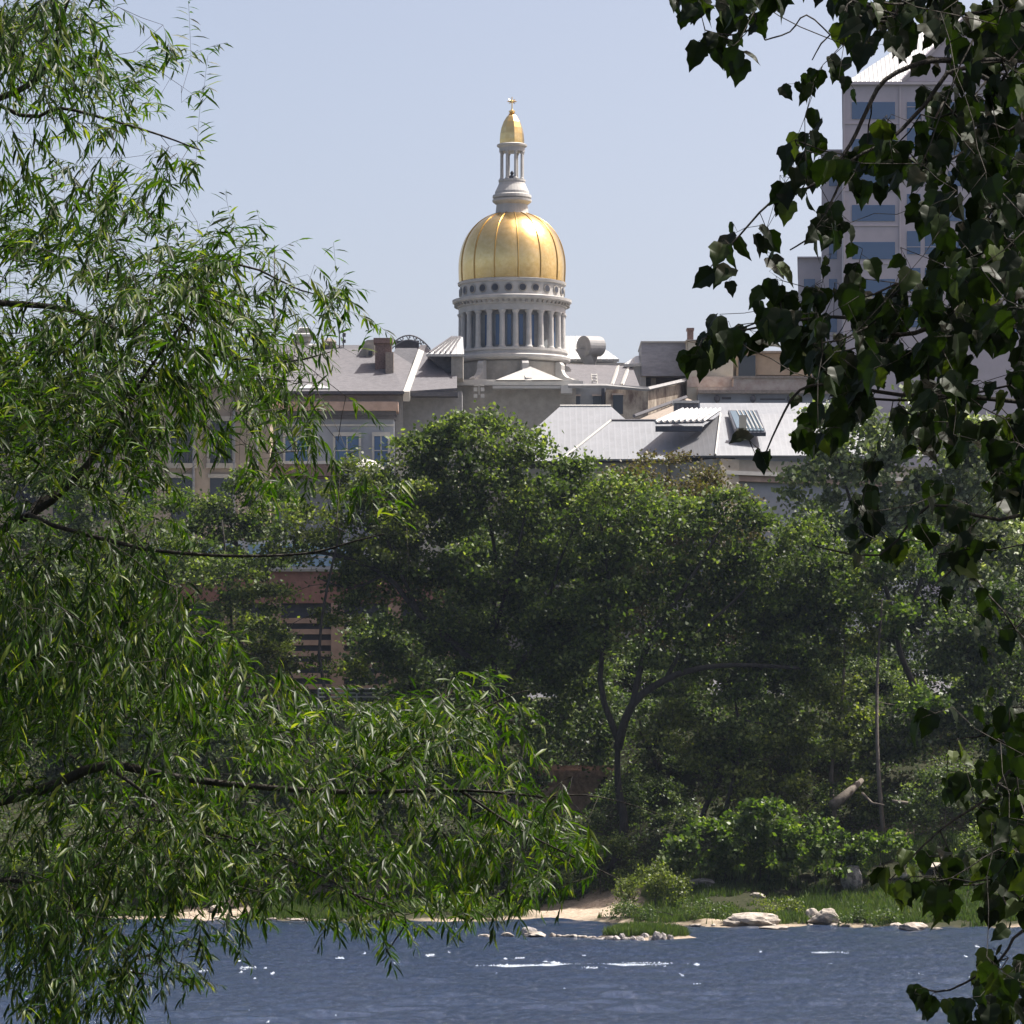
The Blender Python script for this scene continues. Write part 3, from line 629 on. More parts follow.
bp = thing('brick_parapet_block', 'low pink brick block with parapet in front of the beige roof house', 'building', P(760,600,Yr-8))
mb = MB(); mb.pbox(733.5, 378, 830, 393, Yr-9, 12); mb.pbox(698, 387.2, 733.4, 393, Yr-9, 3); obj('brick_wall', mb, 'pink_brick', bp)
mb = MB(); mb.pbox(733, 376, 832, 378, Yr-9.3, 12.6); mb.pbox(698, 390, 832, 393.4, Yr-9.5, .48); obj('coping', mb, 'brick_pale', bp)
mb = MB(); mb.pbox(698, 393.5, 830, 640, Yr-8.6, 12); obj('lower_wall', mb, 'blue_wall', bp)
for x_ in (717, 753, 790):
    p = P(x_,397,Yr-9.2); mb = MB(); mb.lathe((p[0],p[1]), [(.08,p[2]-.6),(.3,p[2]-.3),(.3,p[2]),(.08,p[2]+.2)], 8); obj('wall_lamp', mb, 'slate', bp)
mb = MB(); mb.pbox(722,397.2,731,399.4,Yr-8.68,.06); mb.pbox(760,398.5,785,400,Yr-8.68,.06); obj('vent_slot', mb, 'slate', bp)

# ------------------------------------------------------------------ low building with standing seam metal roofs
mr = thing('metal_roofed_hall', 'low hall with pale standing seam hipped roofs right below the dome', 'building', P(700,640,380))
# back hipped roof
def hip(x0, x1, y0, y1, ze, rx0, rx1, ry, zr, mi=0, th=.0):
    a = [(x0,y0,ze),(x1,y0,ze),(x1,y1,ze),(x0,y1,ze)]; r0 = (rx0,ry,zr); r1 = (rx1,ry,zr)
    b = MB(); b.poly([a[0],a[1],r1,r0]); b.poly([a[2],a[3],r0,r1]); b.poly([a[1],a[2],r1]); b.poly([a[3],a[0],r0]); b.poly(a[::-1])
    b.v = [tuple(v) for v in b.v]; return b
e = P(502,461,386); e2 = P(672,461,386); r0 = P(560,406.5,397); r1 = P(611,406.5,397)
obj('back_roof', hip(e[0]-.3, e2[0], 386, 408, e[2], r0[0], r1[0], 397, r0[2]), 'metal_roof', mr)
obj('ridge_cap', MB().tube([r0+[0,0,.06], r1+[0,0,.06]], .11, 5), 'white_paint', mr)
e = P(563,459,380); e2 = P(735,459,380); r0 = P(611,421,388.5); r1 = P(735,421,388.5)
mb = MB(); mb.slab([e, e2, r1, r0], .2); q = P(611,421,388.5); mb.slab([e+[0,0,-.01], r0+[0,0,-.01], (e[0],396,e[2])], .2); mb.slab([r0+[0,0,-.02],r1+[0,0,-.02],(e2[0],397,e[2]),(e[0]+3,397,e[2])], .2)
obj('middle_roof', mb, 'metal_roof', mr)
obj('ridge_cap', MB().tube([r0+[0,0,.08], P(723,421,388.5)+[0,0,.08]], .10, 5), 'slate', mr)
obj('hip_cap', MB().tube([e+[0,0,.08], r0+[0,0,.08]], .10, 5), 'white_paint', mr)
cF = P(715.5,455.5,374); lB = P(663,456,381); rB = P(930,455.5,384); ap = P(720.5,414,386); ap2 = P(860,414,392)
mb = MB(); mb.slab([lB, cF, ap], .2); obj('corner_roof_left_slope', mb, 'metal_roof_shaded', mr)
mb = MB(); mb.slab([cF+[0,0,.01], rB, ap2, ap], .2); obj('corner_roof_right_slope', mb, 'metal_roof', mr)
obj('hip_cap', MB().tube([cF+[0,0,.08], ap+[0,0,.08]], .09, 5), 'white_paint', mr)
mb = MB(); mb.slab([P(655,457,392)+[0,0,0], ap+[0,0,-.05], ap2+[0,0,-.05], P(930,455,404)], .2); obj('corner_roof_rear_slope', mb, 'metal_roof_shaded', mr)
mb = MB(); mb.slab([P(700,421,394),P(862,421,394),P(862,403,406),P(700,403,406)], .3); obj('flat_upper_roof', mb, 'metal_roof', mr)
mb = MB(); mb.pbox(696,403,862,600,406.3,3); obj('rear_wall', mb, 'blue_wall', mr)
def wallseg(b, a, c, z0, z1, inset=.5, mi=0):
    a = np.array(a[:2]); c = np.array(c[:2]); d = (c-a)/np.linalg.norm(c-a); nn = np.array([-d[1], d[0]]); a = a+nn*inset; c = c+nn*inset; a2 = a+nn*2; c2 = c+nn*2
    b.add([(*a,z0),(*c,z0),(*c,z1),(*a,z1),(*a2,z0),(*c2,z0),(*c2,z1),(*a2,z1)], [(0,1,2,3),(7,6,5,4),(0,4,5,1),(1,5,6,2),(2,6,7,3),(3,7,4,0)], mi)
ez = cF[2]; k_ = 374/F
mb = MB(); wallseg(mb, lB, cF, 20, ez-.25, .55); wallseg(mb, cF, rB, ez-.3-11*k_, ez-.25, .55); obj('fascia_wall', mb, 'tan_trim', mr)
mb = MB(); wallseg(mb, cF, rB, ez-.3-15*k_, ez-.31-11*k_, .1); wallseg(mb, cF, rB, ez-.3-21*k_, ez-.31-15*k_, .4, 1); obj('cornice_band', mb, ['white_paint','copper_band'], mr)
mb = MB(); wallseg(mb, cF, rB, 20, ez-.32-21*k_, .9); obj('wall', mb, 'blue_wall', mr)
mb = MB(); mb.box(P(505,461,387)[0], P(665,461,387)[0], 387, 404, 20, e[2]-.35); mb.box(e[0]+.5, lB[0]+.5, 380.8, 386.5, 20, e[2]-.25); obj('lower_wall', mb, 'tan_trim', mr)
for x_ in (752, 800):
    p = P(x_, 490, 376.7+ (x_-715)*.045); mb = MB(); mb.box(p[0]-.9,p[0]+.9,p[1]-.3,p[1]+1.2,p[2]-2.2,p[2]+1.1); obj('window', mb, 'glass_blue', mr)
# louvred ridge monitor: row of slats with dark front edge
lm = thing('louvred_roof_monitor', 'slatted white roof monitor with dark front edge on the metal roofs', 'roof monitor', P(680,430,384.5))
mb = MB(); mb.slab([P(655.5,431,381.5)+[0,0,.75], P(703,430,381.5)+[0,0,.75], P(720,413.5,386)+[0,0,.35], P(683,413.5,388)+[0,0,.3]], .15); obj('monitor_roof', mb, 'slate_light', lm)
mb = MB(); a0_, a1_, b0_, b1_ = [np.array(q) for q in (P(655.5,431,381.5)+[0,0,.85], P(703,430,381.5)+[0,0,.85], P(683,413.5,388)+[0,0,.42], P(720,413.5,386)+[0,0,.42])]
for k in range(9):
    u = k/8; mb.tube([a0_+(a1_-a0_)*u, b0_+(b1_-b0_)*u], .16, 4)
obj('slat', mb, 'white_metal', lm)
mb = MB(); p = P(655.5,427.2,381.3); q = P(702.5,427.2,381.3); mb.box(p[0], q[0], 381.2, 381.7, P(655,431.5,381.3)[2], p[2]+.1); obj('front_edge', mb, 'dark_void', lm)
s2 = thing('roof_skylight', 'pitched glass skylight with a cream chimney stub on the metal roof', 'skylight', P(746,432,380))
mb = MB(); mb.slab([P(738,431.5,377.9)+[0,0,.1],P(764,431.5,378.2)+[0,0,.1],P(755,413.5,385.4)+[0,0,.25],P(730,413.5,385.2)+[0,0,.25]], .12); obj('glass_slope', mb, 'glass_teal', s2)
mb = MB(); mb.slab([P(736,433,377.6)+[0,0,.05],P(766,433,378.0)+[0,0,.05],P(757,412.5,385.7)+[0,0,.2],P(728,412.5,385.4)+[0,0,.2]], .35); obj('cheek', mb, 'dark_void', s2)
mb = MB()
for k in range(5):
    u = k/4; mb.tube([P(747+16*u,430.6,377.9)+[0,0,.2], P(737+16*u,414,385.3)+[0,0,.35]], .06, 4)
obj('glazing_bar', mb, 'white_paint', s2)
mb = MB(); mb.pbox(739.5,415,746.5,432,378.2,.8); obj('chimney_stub', mb, 'cream', s2)
vb = thing('vent_box', 'square dark louvred vent box with pale lid above the metal roof', 'roof vent', P(686,416,392))
mb = MB(); mb.pbox(674.5,403,698.5,417,392,2.4); obj('body', mb, 'slate', vb)
mb = MB(); mb.pbox(673.5,400.5,699.5,402.9,391.8,2.9); obj('lid', mb, 'white_paint', vb)
mb = MB()
for k in range(5): mb.pbox(677+4.2*k,404.5,679+4.2*k,411,391.92,.07)
obj('louvre', mb, 'slate_light', vb)
lt = thing('lean_to_roof', 'sloping pale tiled lean to roof below the stained wall', 'roof', P(670,418,402))
mb = MB(); mb.slab([P(640,419,400),P(662,419,400),P(692,400,409),P(686,398,409)], .3); obj('slope', mb, 'brick_pale', lt)
mb = MB(); mb.tube([P(634,416,399),P(686,397,408.5)], .18, 5); obj('gutter', mb, 'slate', lt)
tent = thing('white_marquee', 'white domed marquee canopy before the pale blue wall', 'marquee', P(362,470,392))
mb = MB(); p = P(364,470,392); mb.lathe((p[0],p[1]), [(1.9,p[2]+.0),(1.8,p[2]+.25),(1.3,p[2]+.7),(.7,p[2]+.95),(.1,p[2]+1.05)], 16); obj('canopy', mb, 'white_paint', tent, True)
mb = MB()
for k in range(4): mb.box(p[0]-1.4+.9*k, p[0]-1.32+.9*k, p[1]-1, p[1]-.9, p[2]-8, p[2]+.3)
obj('pole', mb, 'grey_paint', tent)
wp = thing('white_annex', 'white annex with grey roof edge glimpsed through treetops below dome', 'building', P(432,560,398))
mb = MB(); mb.pbox(396,440,458,600,394,8); obj('wall', mb, 'cream', wp)
mb = MB(); mb.pbox(395,462,459,466,393.5,.4); obj('band', mb, 'slate', wp)

# ------------------------------------------------------------------ high office tower on the right
Yo = 600.
ot = thing('office_tower', 'pink grey high office tower with blue window bands and white sloped roof', 'tower', P(920,600,Yo))
mb = MB(); mb.skew(842.5, 84.5, 1100, 640, Yo, 40); obj('wall', mb, 'tower_stone', ot)
mb = MB(); mb.skew(821.5, 151, 842.4, 640, Yo+4, 30); obj('side_wing', mb, 'tower_stone', ot)
mb = MB(); mb.skew(798, 258, 821.4, 640, Yo+8, 26); mb.pbox(560,400,600,401,Yo+8,.1) if False else None; obj('low_wing', mb, 'tower_stone', ot)
mb = MB(); mb.skew(841.8, 81.5, 1101, 84.4, Yo-.6, 41); mb.skew(820.8,149.4,842.3,151,Yo+3.4,31); mb.skew(797.3,256.5,821.3,258,Yo+7.4,27); obj('coping', mb, 'tower_trim', ot)
mb = MB(); a1, a2, a3, a4 = P(848,82,Yo), P(960,10,Yo+14), P(1100,10,Yo+14), P(1100,82,Yo)
mb.slab([P(846,82,Yo), P(905,82,Yo), P(962,22,Yo+10), P(950,14,Yo+12)], .4); mb.slab([P(905,82,Yo)+[0,0,-.1], P(1100,82,Yo)+[0,0,-.1], P(1100,18,Yo+12), P(958,18,Yo+12)], .4); obj('sloped_roof', mb, 'white_metal', ot)
mb = MB(); mb.prism([(902,81.2),(962,20),(1100,20),(1100,81.2)], Yo-.3, 5); gp = obj('gable_panel', mb, 'tower_stone', ot)
mb = MB(); mb.tube([P(902,81,Yo-.5), P(963,19,Yo-.5)], .35, 4); obj('gable_edge', mb, 'tower_trim', gp)
rowz = [(102,119),(139,155),(171,186),(205,221),(242,259),(279,296),(316,332)]
for i, (b_, d_) in enumerate(rowz):
    for a_, c_ in ((852,895),(948,966),(972,990),(1010,1050)):
        mb = MB(); mb.pbox(a_, b_, c_, d_, Yo-.12, .1, 0)
        pass
        obj('window_band', mb, ['glass_blue','tower_trim'], ot)
    for a_, c_ in ((907,920.5),(925,938.5)):
        mb = MB(); mb.pbox(a_, b_-11 if i else b_, c_, d_-5 if i else d_, Yo-.12, .1, 0); mb.pbox(a_,(b_+d_)/2-4,c_,(b_+d_)/2-3.4,Yo-.2,.06,1); obj('window', mb, ['glass_blue','tower_trim'], ot)
    if i >= 2:
        mb = MB(); mb.pbox(829, b_, 837, d_, Yo+3.88, .1); obj('window', mb, 'glass_blue', ot)
    if i >= 5:
        mb = MB(); mb.pbox(804, b_, 815, d_, Yo+7.88, .1); obj('window', mb, 'glass_blue', ot)
mb = MB()
for x_ in (843.4, 899.5, 942.5): mb.pbox(x_, 86, x_+1.4, 420, Yo-.25, .23)
for i, (b_, d_) in enumerate(rowz): mb.pbox(844.9, d_+4, 899.4, d_+5, Yo-.16, .14)
obj('pilaster', mb, 'tower_trim', ot)

# ------------------------------------------------------------------ brick parking garage behind the trees
Yg = 378.
pg = thing('brick_garage', 'low red brick garage with slotted openings glimpsed between the trees', 'garage', P(300,700,Yg))
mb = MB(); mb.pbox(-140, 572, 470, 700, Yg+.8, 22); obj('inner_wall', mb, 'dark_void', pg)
mb = MB(); mb.pbox(-140, 571.5, 470, 603, Yg, .79); obj('spandrel', mb, 'garage_brick', pg)
for py in (618, 629, 640, 651, 662, 673, 684):
    mb = MB(); mb.pbox(-140, py, 470, py+5.2, Yg+.25, .5); obj('louvre_band', mb, 'garage_concrete', pg)
for px in (-70,5,80,155,222,268,331,388,440):
    mb = MB(); mb.pbox(px, 603, px+13, 700, Yg-.1, .34); obj('pier', mb, 'garage_concrete', pg)
mb = MB(); mb.pbox(-144, 569, 474, 571.4, Yg-.4, 1.4); obj('coping', mb, 'limestone', pg)
gl = thing('pale_glazed_block', 'pale blue glazed block showing through the leaves above the garage', 'building', P(300,572,Yg+8))
mb = MB(); mb.pbox(150, 540, 372, 600, Yg+8, 8); obj('wall', mb, 'limestone_pale', gl)
for k in range(7):
    a = 158+30*k; mb = MB(); mb.pbox(a, 544, a+24, 556, Yg+7.88, .1); mb.pbox(a, 558, a+24, 566, Yg+7.88, .1); mb.pbox(a, 556.2, a+24, 557.8, Yg+7.8, .16, 1); obj('window', mb, ['blue_panel','white_paint'], gl)

# road, stone wall, railing
mb = MB(); mb.box(-300,300,350.5,372,16.16,16.30); rd = struct('road', mb, 'asphalt')
mb = MB(); mb.box(-300,300,349.3,350.49,16.1,16.42); struct('kerb', mb, 'limestone')
def add_rail(x0, x1, Y, z, label):
    t_ = thing('road_railing', label, 'railing', ((x0+x1)/2, Y, z), 'white railings along the bank top')
    for q in (.35,.68,1.02):
        mb = MB(); mb.tube([(x0,Y,z+q),(x1,Y,z+q)], .07 if q < 1 else .09, 6); obj('rail', mb, 'rail_metal', t_)
    n = int((x1-x0)/2.4)
    for k in range(n+1):
        x = x0+(x1-x0)*k/n; mb = MB(); mb.box(x-.06,x+.06,Y-.06,Y+.06,z-.6,z+1.1); obj('post', mb, 'rail_metal', t_)
add_rail(-16, -6.5, 347.2, 16.5, 'white three bar railing at the road edge below the garage')
add_rail(12.5, 21, 347.2, 16.6, 'short white railing glimpsed through the big leaning tree')
def stone(px0, px1, py0, py1, Y, label):
    a = P(px0, py0, Y); c = P(px1, py1, Y); mb = MB(); n = int((c[0]-a[0])/1.1)+1
    z1 = a[2]; z0 = c[2]-1.5; r = np.random.default_rng(int(px0))
    for row in range(int((z1-z0)/.55)):
        x = a[0]-r.uniform(0,.5)
        while x < c[0]:
            w = r.uniform(.6,1.3); y = Y+r.uniform(-.08,.08)
            mb.box(x+.03, x+w-.03, y, y+1.2, z0+row*.55+.02, z0+(row+1)*.55-.02); x += w
    mb.box(a[0], c[0], Y+.2, Y+1.1, z0, z1-.1)
    o = obj('stone_retaining_wall', mb, 'stone_wall'); tag(o, label, 'wall', 'old stone walls on the bank'); return o
stone(500, 640, 764, 800, 330, 'brown stone retaining wall behind the leaning middle tree')
stone(660, 760, 745, 800, 333, 'brown stone wall between the paired dark trunks')
stone(880, 1010, 758, 806, 328, 'brown stone retaining wall in shade at the right')

# ------------------------------------------------------------------ trees on the far bank
def gz(x, y): return float(far_h(np.array([x]), np.array([y]))[0])
def far_tree(name, label, tx, Y, blobs, leaf, limbs=(), size=.38, dens=.5, clump=1.15, tr=.32, bark='bark', lean=0, tpy=None, csp=340., group='trees on the far bank', up=.6, shell=.45, trunk_top=None):
    """blobs: (cx, cy, rx, ry) of the crown masses in photo measure at real distance Y; every mass is as deep as it is wide"""
    k = Y/F; x0 = (tx-512)*k; z0 = gz(x0, Y)-.3
    T = []; A = 0
    for (bx, by, rx, ry) in blobs:
        a = math.pi*rx*ry; A += a; n = max(3, int(a/csp))
        d = norm(rng.normal(size=(n,3))); rad = rng.uniform(shell**3, 1, n)**(1/3)
        q = d*rad[:,None]*np.array([rx*k, max(2.2, rx*k*.75), ry*k])
        T.append(q+P(bx, by, Y))
    T = np.concatenate(T); T = T[T[:,2] > z0+1.0]
    root = thing(name, label, 'tree', (x0, Y, z0), group)
    sk_ = Skel(); top = max(b[1] for b in blobs) if trunk_top is None else trunk_top[1]
    ttx = blobs[0][0] if trunk_top is None else trunk_top[0]
    tp = P(ttx, (min(b[1] for b in blobs)+max(b[1] for b in blobs))/2 if trunk_top is None else top, Y)
    pts = [(x0, Y, z0)]; b0 = np.array([x0, Y, z0])
    for u in (.33,.66): pts.append(b0+(tp-b0)*u+rng.normal(size=3)*np.array([.5,.5,0]))
    pts.append(tp)
    main = sk_.chain(pts, tr, tr*.4, sub=4)
    for lp in limbs:
        L = [P(a, b, Y+dy) for a, b, dy in lp[1:]]; j = sk_.nearest(L[0]); sk_.chain([sk_.p[j]]+L[1:], tr*lp[0], tr*lp[0]*.35, start=j, sub=3)
    sk_.grow(T, 1.3, .12, .03, .02)
    obj('trunk', sk_.mesh(.018, 2.25, 4, 7, tr*1.25), bark, root, smooth=True)
    n = int(A*dens/len(T)); cs = rng.uniform(.65, 1.35, len(T))
    cc = rng.normal(size=(len(T), n, 3))*np.array([.62,.62,.36])*clump*cs[:,None,None]+T[:,None,:]
    cc[:,:,2] -= .1*np.linalg.norm(cc[:,:,:2]-T[:,None,:2], axis=2)
    C = cc.reshape(-1,3); C = C[C[:,2] > z0+.2]
    V, Fc = far_leaves(C, size, up)
    base = np.repeat(rng.normal(0,.13,len(T)), n)[:len(C)]
    rn = np.clip(rng.beta(1.3,2.2,len(C))+base, 0, 1); npobj('crown', V, Fc, leaf, root, rnd=rn)
    return root
FT = far_tree
# rear rows
FT('broadleaf_tree', 'dark dense tree furthest left behind the willow', -20, 352, [(-30,560,70,70),(30,600,70,80),(-10,700,80,60)], 'far_dark', dens=0.39)
FT('broadleaf_tree', 'round topped dark tree left of the tan building corner', 110, 356, [(100,520,52,45),(80,590,60,60),(130,600,50,50),(100,690,60,60)], 'far_dark', dens=0.44)
FT('broadleaf_tree', 'small round green tree crown in front of the tan building', 262, 350, [(232,500,38,38),(266,505,40,36),(205,535,40,50),(250,560,40,40),(175,520,30,34)], 'far_green', dens=0.59, clump=.9, size=0.32)
FT('broadleaf_tree', 'bronze tinged rounded tree against the pale metal roof', 655, 352, [(655,500,75,50),(610,520,60,48),(712,520,58,46),(680,600,90,80),(600,620,70,80)], 'far_bronze', dens=0.55, clump=1.0, size=0.32, csp=240)
FT('broadleaf_tree', 'shaded tree mass behind the rightmost branches', 980, 352, [(985,560,70,70),(1040,520,60,70),(940,600,60,70),(1010,680,80,80)], 'far_dark', dens=0.47)
FT('broadleaf_tree', 'deep green tree filling the gap right of the bronze crown', 820, 350, [(810,560,60,62),(850,640,70,70),(780,680,70,70)], 'far_dark', dens=0.52)
FT('broadleaf_tree', 'dark tree behind the forked middle tree', 520, 352, [(500,600,80,90),(560,560,60,80),(450,660,60,60)], 'far_dark', dens=0.44)
FT('broadleaf_tree', 'tall dark tree rising over the tan building roof at far left', -20, 372, [(0,460,60,60),(60,500,50,50),(-40,400,60,70)], 'far_dark', dens=0.43)
FT('broadleaf_tree', 'dark tree closing the view at the far right edge', 1010, 366, [(1010,470,60,60),(960,520,50,50),(1050,600,60,80),(930,660,50,60)], 'far_dark', dens=0.50)
FT('broadleaf_tree', 'dense dark tree behind the leaning limb tree', 690, 346, [(690,700,80,60),(760,640,60,60),(620,700,70,60)], 'far_dark', dens=0.50)
FT('broadleaf_tree', 'dense dark tree behind the thin straight tree', 880, 346, [(890,720,70,60),(960,740,60,60),(840,700,50,60),(1020,720,60,70)], 'far_dark', dens=0.50)
FT('broadleaf_tree', 'dense dark tree between garage and forked tree', 400, 346, [(440,700,60,40),(385,655,34,40),(520,700,60,50)], 'far_dark', dens=0.50)
# front rows
FT('cottonwood_tree', 'wide forked tree with long arching limbs left of centre', 505, 318,
   [(470,470,68,58),(405,480,50,48),(470,436,50,20),(560,470,40,26),(395,500,44,40),(425,452,36,22),(365,585,42,30),(560,660,50,50),(460,600,60,50),(530,480,60,50),(370,540,50,42),(460,560,85,60),(560,580,60,60),(410,640,42,40),(520,655,70,50)], 'far_green',
   limbs=[(.75,(500,720,0),(470,660,-1),(420,615,-2),(385,575,-2),(335,555,-2),(300,553,-2)),(.6,(500,700,0),(492,640,1),(496,560,1),(480,480,1)),(.6,(500,690,0),(540,640,-1.5),(585,600,-1.5),(620,585,-1)),
          (.45,(498,640,0),(515,560,-2),(528,500,-2)),(.4,(420,615,-2),(395,560,-3),(372,500,-3)),(.35,(540,640,-2),(560,560,-3),(590,500,-3)),(.3,(385,575,-2),(350,588,-2),(318,578,-2))],
   dens=0.55, tr=.42, clump=1.05, trunk_top=(500,690), size=0.36, csp=300)
FT('cottonwood_tree', 'tall tree with a heavy pale leaning limb right of centre', 612, 314,
   [(600,520,62,52),(660,540,70,58),(720,540,55,52),(760,580,55,50),(640,620,80,52),(720,640,62,48),(570,630,40,55)], 'far_green',
   limbs=[(.8,(615,745,0),(632,705,-1.5),(665,680,-2.5),(700,668,-3),(745,665,-3.5),(800,668,-4)),(.6,(618,740,0),(600,680,-1),(610,600,-1),(600,520,0)),(.55,(632,705,-1),(650,640,-2),(690,580,-2),(720,530,-2)),(.4,(665,680,-2),(690,640,-3),(735,600,-3),(770,560,-3))],
   dens=0.52, tr=.45, clump=1.05, bark='bark', trunk_top=(618,740), size=0.36, csp=300)
FT('broadleaf_tree', 'first of the paired dark leaning trunks under mid green leaves', 694, 312, [(745,720,48,40),(790,640,52,55),(800,560,55,52),(835,600,40,45)], 'far_green', dens=0.63, clump=1.0, tr=.26, trunk_top=(735,700), size=0.34)
FT('broadleaf_tree', 'second of the paired dark trunks with light drooping foliage', 722, 310.5, [(775,770,48,36),(740,790,30,30),(810,720,40,42),(680,735,36,38)], 'far_olive', dens=0.52, clump=.9, tr=.24, trunk_top=(745,720), size=0.32)
FT('slim_tree', 'slim tree with dappled light trunk right of the paired trunks', 838, 313, [(850,620,38,50),(838,700,34,44),(870,560,36,36),(850,770,22,30)], 'far_olive', dens=0.47, clump=.9, tr=.2, bark='bark_grey', trunk_top=(845,640), size=0.33)
FT('slim_tree', 'thin straight tree with a bright leafy side spray at the right', 884, 311, [(905,700,32,14),(930,698,14,10),(880,620,40,36),(900,560,44,40)], 'shrub_bright', dens=0.34, clump=.6, tr=.19, bark='bark_grey', trunk_top=(882,600), size=0.40)
FT('silver_poplar', 'silvery big leaved poplar in front of the pale roofs', 915, 328,
   [(845,440,42,42),(880,490,50,42),(930,440,52,52),(985,470,48,60),(860,540,48,36),(930,540,55,48),(1010,560,50,50),(812,480,24,28),(820,425,18,16)], 'far_silver',
   limbs=[(.6,(905,640,0),(880,570,-1),(850,500,-1),(835,440,-1)),(.6,(905,640,0),(930,560,-1),(960,480,-1))], dens=0.34, clump=1.0, tr=.36, bark='bark', trunk_top=(900,600), size=0.53, csp=260, up=.2)
FT('broadleaf_tree', 'shady tree behind the lower right leaves', 1000, 316, [(1000,640,60,60),(960,650,45,45),(1040,730,60,60),(960,720,40,30),(935,738,60,30),(880,745,40,28)], 'far_dark', dens=0.55, clump=1.1, tr=.3)
FT('slim_tree', 'slender dark stemmed tree left of the brick garage', 222, 316, [(215,560,46,46),(180,600,46,50),(250,610,42,36),(215,660,56,38),(150,540,40,40),(290,535,42,30)], 'far_green', dens=0.39, clump=1.0, tr=.17, trunk_top=(222,520), size=0.34)
FT('broadleaf_tree', 'low olive green tree in front of the brick garage', 330, 320, [(290,640,44,30),(335,622,30,16),(275,675,44,28),(345,668,24,10),(250,640,40,40),(270,715,40,24)], 'far_olive', dens=0.47, clump=.85, tr=.18, size=0.32)
FT('broadleaf_tree', 'airy green tree below the marquee between wing and willow', 330, 314, [(330,505,56,26),(300,548,34,16),(395,510,44,34),(368,470,34,26),(375,560,26,26),(262,592,32,22)], 'far_olive', dens=0.39, clump=.8, tr=.2, size=0.32, trunk_top=(340,530))
FT('broadleaf_tree', 'dark tree over the shore behind the willow at the left edge', 60, 322, [(60,620,70,70),(120,680,60,60),(20,740,70,60),(110,770,70,50)], 'far_dark', dens=0.44, tr=.3)
FT('broadleaf_tree', 'shady understorey tree between garage and river', 255, 312, [(250,770,60,44),(180,760,60,50),(330,790,60,40),(400,770,60,50)], 'far_dark', dens=0.44, tr=.2, clump=1.0)
FT('broadleaf_tree', 'shady understorey tree under the forked crown', 470, 322, [(440,720,60,46),(520,735,60,46),(580,720,50,50),(480,780,60,36)], 'far_dark', dens=0.39, tr=.2, clump=1.0)
FT('broadleaf_tree', 'dark understorey tree behind the paired trunks', 660, 324, [(640,720,60,40),(700,700,60,50),(770,740,60,46),(860,740,46,60)], 'far_dark', dens=0.34, tr=.2, clump=1.0)
# fallen pale trunks on the bank
for lab, pts, r_ in (('pale fallen trunk leaning up the bank at the right', [(832,806,309),(848,793,310),(862,780,311)], .42), ('bleached driftwood branch below the thin straight tree', [(862,793,308),(872,803,307.5),(884,805,307)], .12),('bleached bare branch lying in front of the right stone wall', [(892,801,306),(908,803,306)], .13)):
    mb = MB(); mb.tube([P(*q) for q in pts], [r_, r_*.8, r_*.45][:len(pts)] if len(pts) == 3 else r_, 7); o = obj('fallen_trunk', mb, 'bark_pale', None, True); tag(o, lab, 'log', 'dead wood on the bank')

# ------------------------------------------------------------------ shrubs
def shrub(label, px, Y, w, h, leaf, size=.26, dens=1.0, group='shrubs along the bank', py=None):
    k = Y/F; x0 = (px-512)*k; z0 = gz(x0, Y); root = thing('shrub', label, 'shrub', (x0, Y, z0), group)
    wm = w*k; hm = h*k; n = max(6, int(w*h/150)); T = np.stack([x0+rng.uniform(-.5,.5,n)*wm, Y+rng.uniform(-.45,.45,n)*max(2,wm*.7), rng.uniform(.15,1,n)**.7], 1)
    T[:,2] = z0+T[:,2]*hm*np.sqrt(np.maximum(.15, 1-((T[:,0]-x0)/(wm*.56))**2))
    s_ = Skel(); s_.chain([(x0,Y,z0-.2),(x0,Y,z0+hm*.3)], .07, .05, sub=2); s_.grow(T, .6, .1, .02)
    obj('stem', s_.mesh(.012, 2.3, 3, 5, .12), 'bark', root)
    m_ = int(w*h*.8*dens/n); C = (rng.normal(size=(n,m_,3))*np.array([.5,.5,.36])*.62+T[:,None,:]).reshape(-1,3); C[:,2] = np.maximum(C[:,2], z0+.05)
    V, Fc = far_leaves(C, size, .8); npobj('foliage', V, Fc, leaf, root, rnd=np.clip(rng.beta(2,2.4,len(C))+np.repeat(rng.normal(0,.1,n),m_)[:len(C)],0,1)); return root
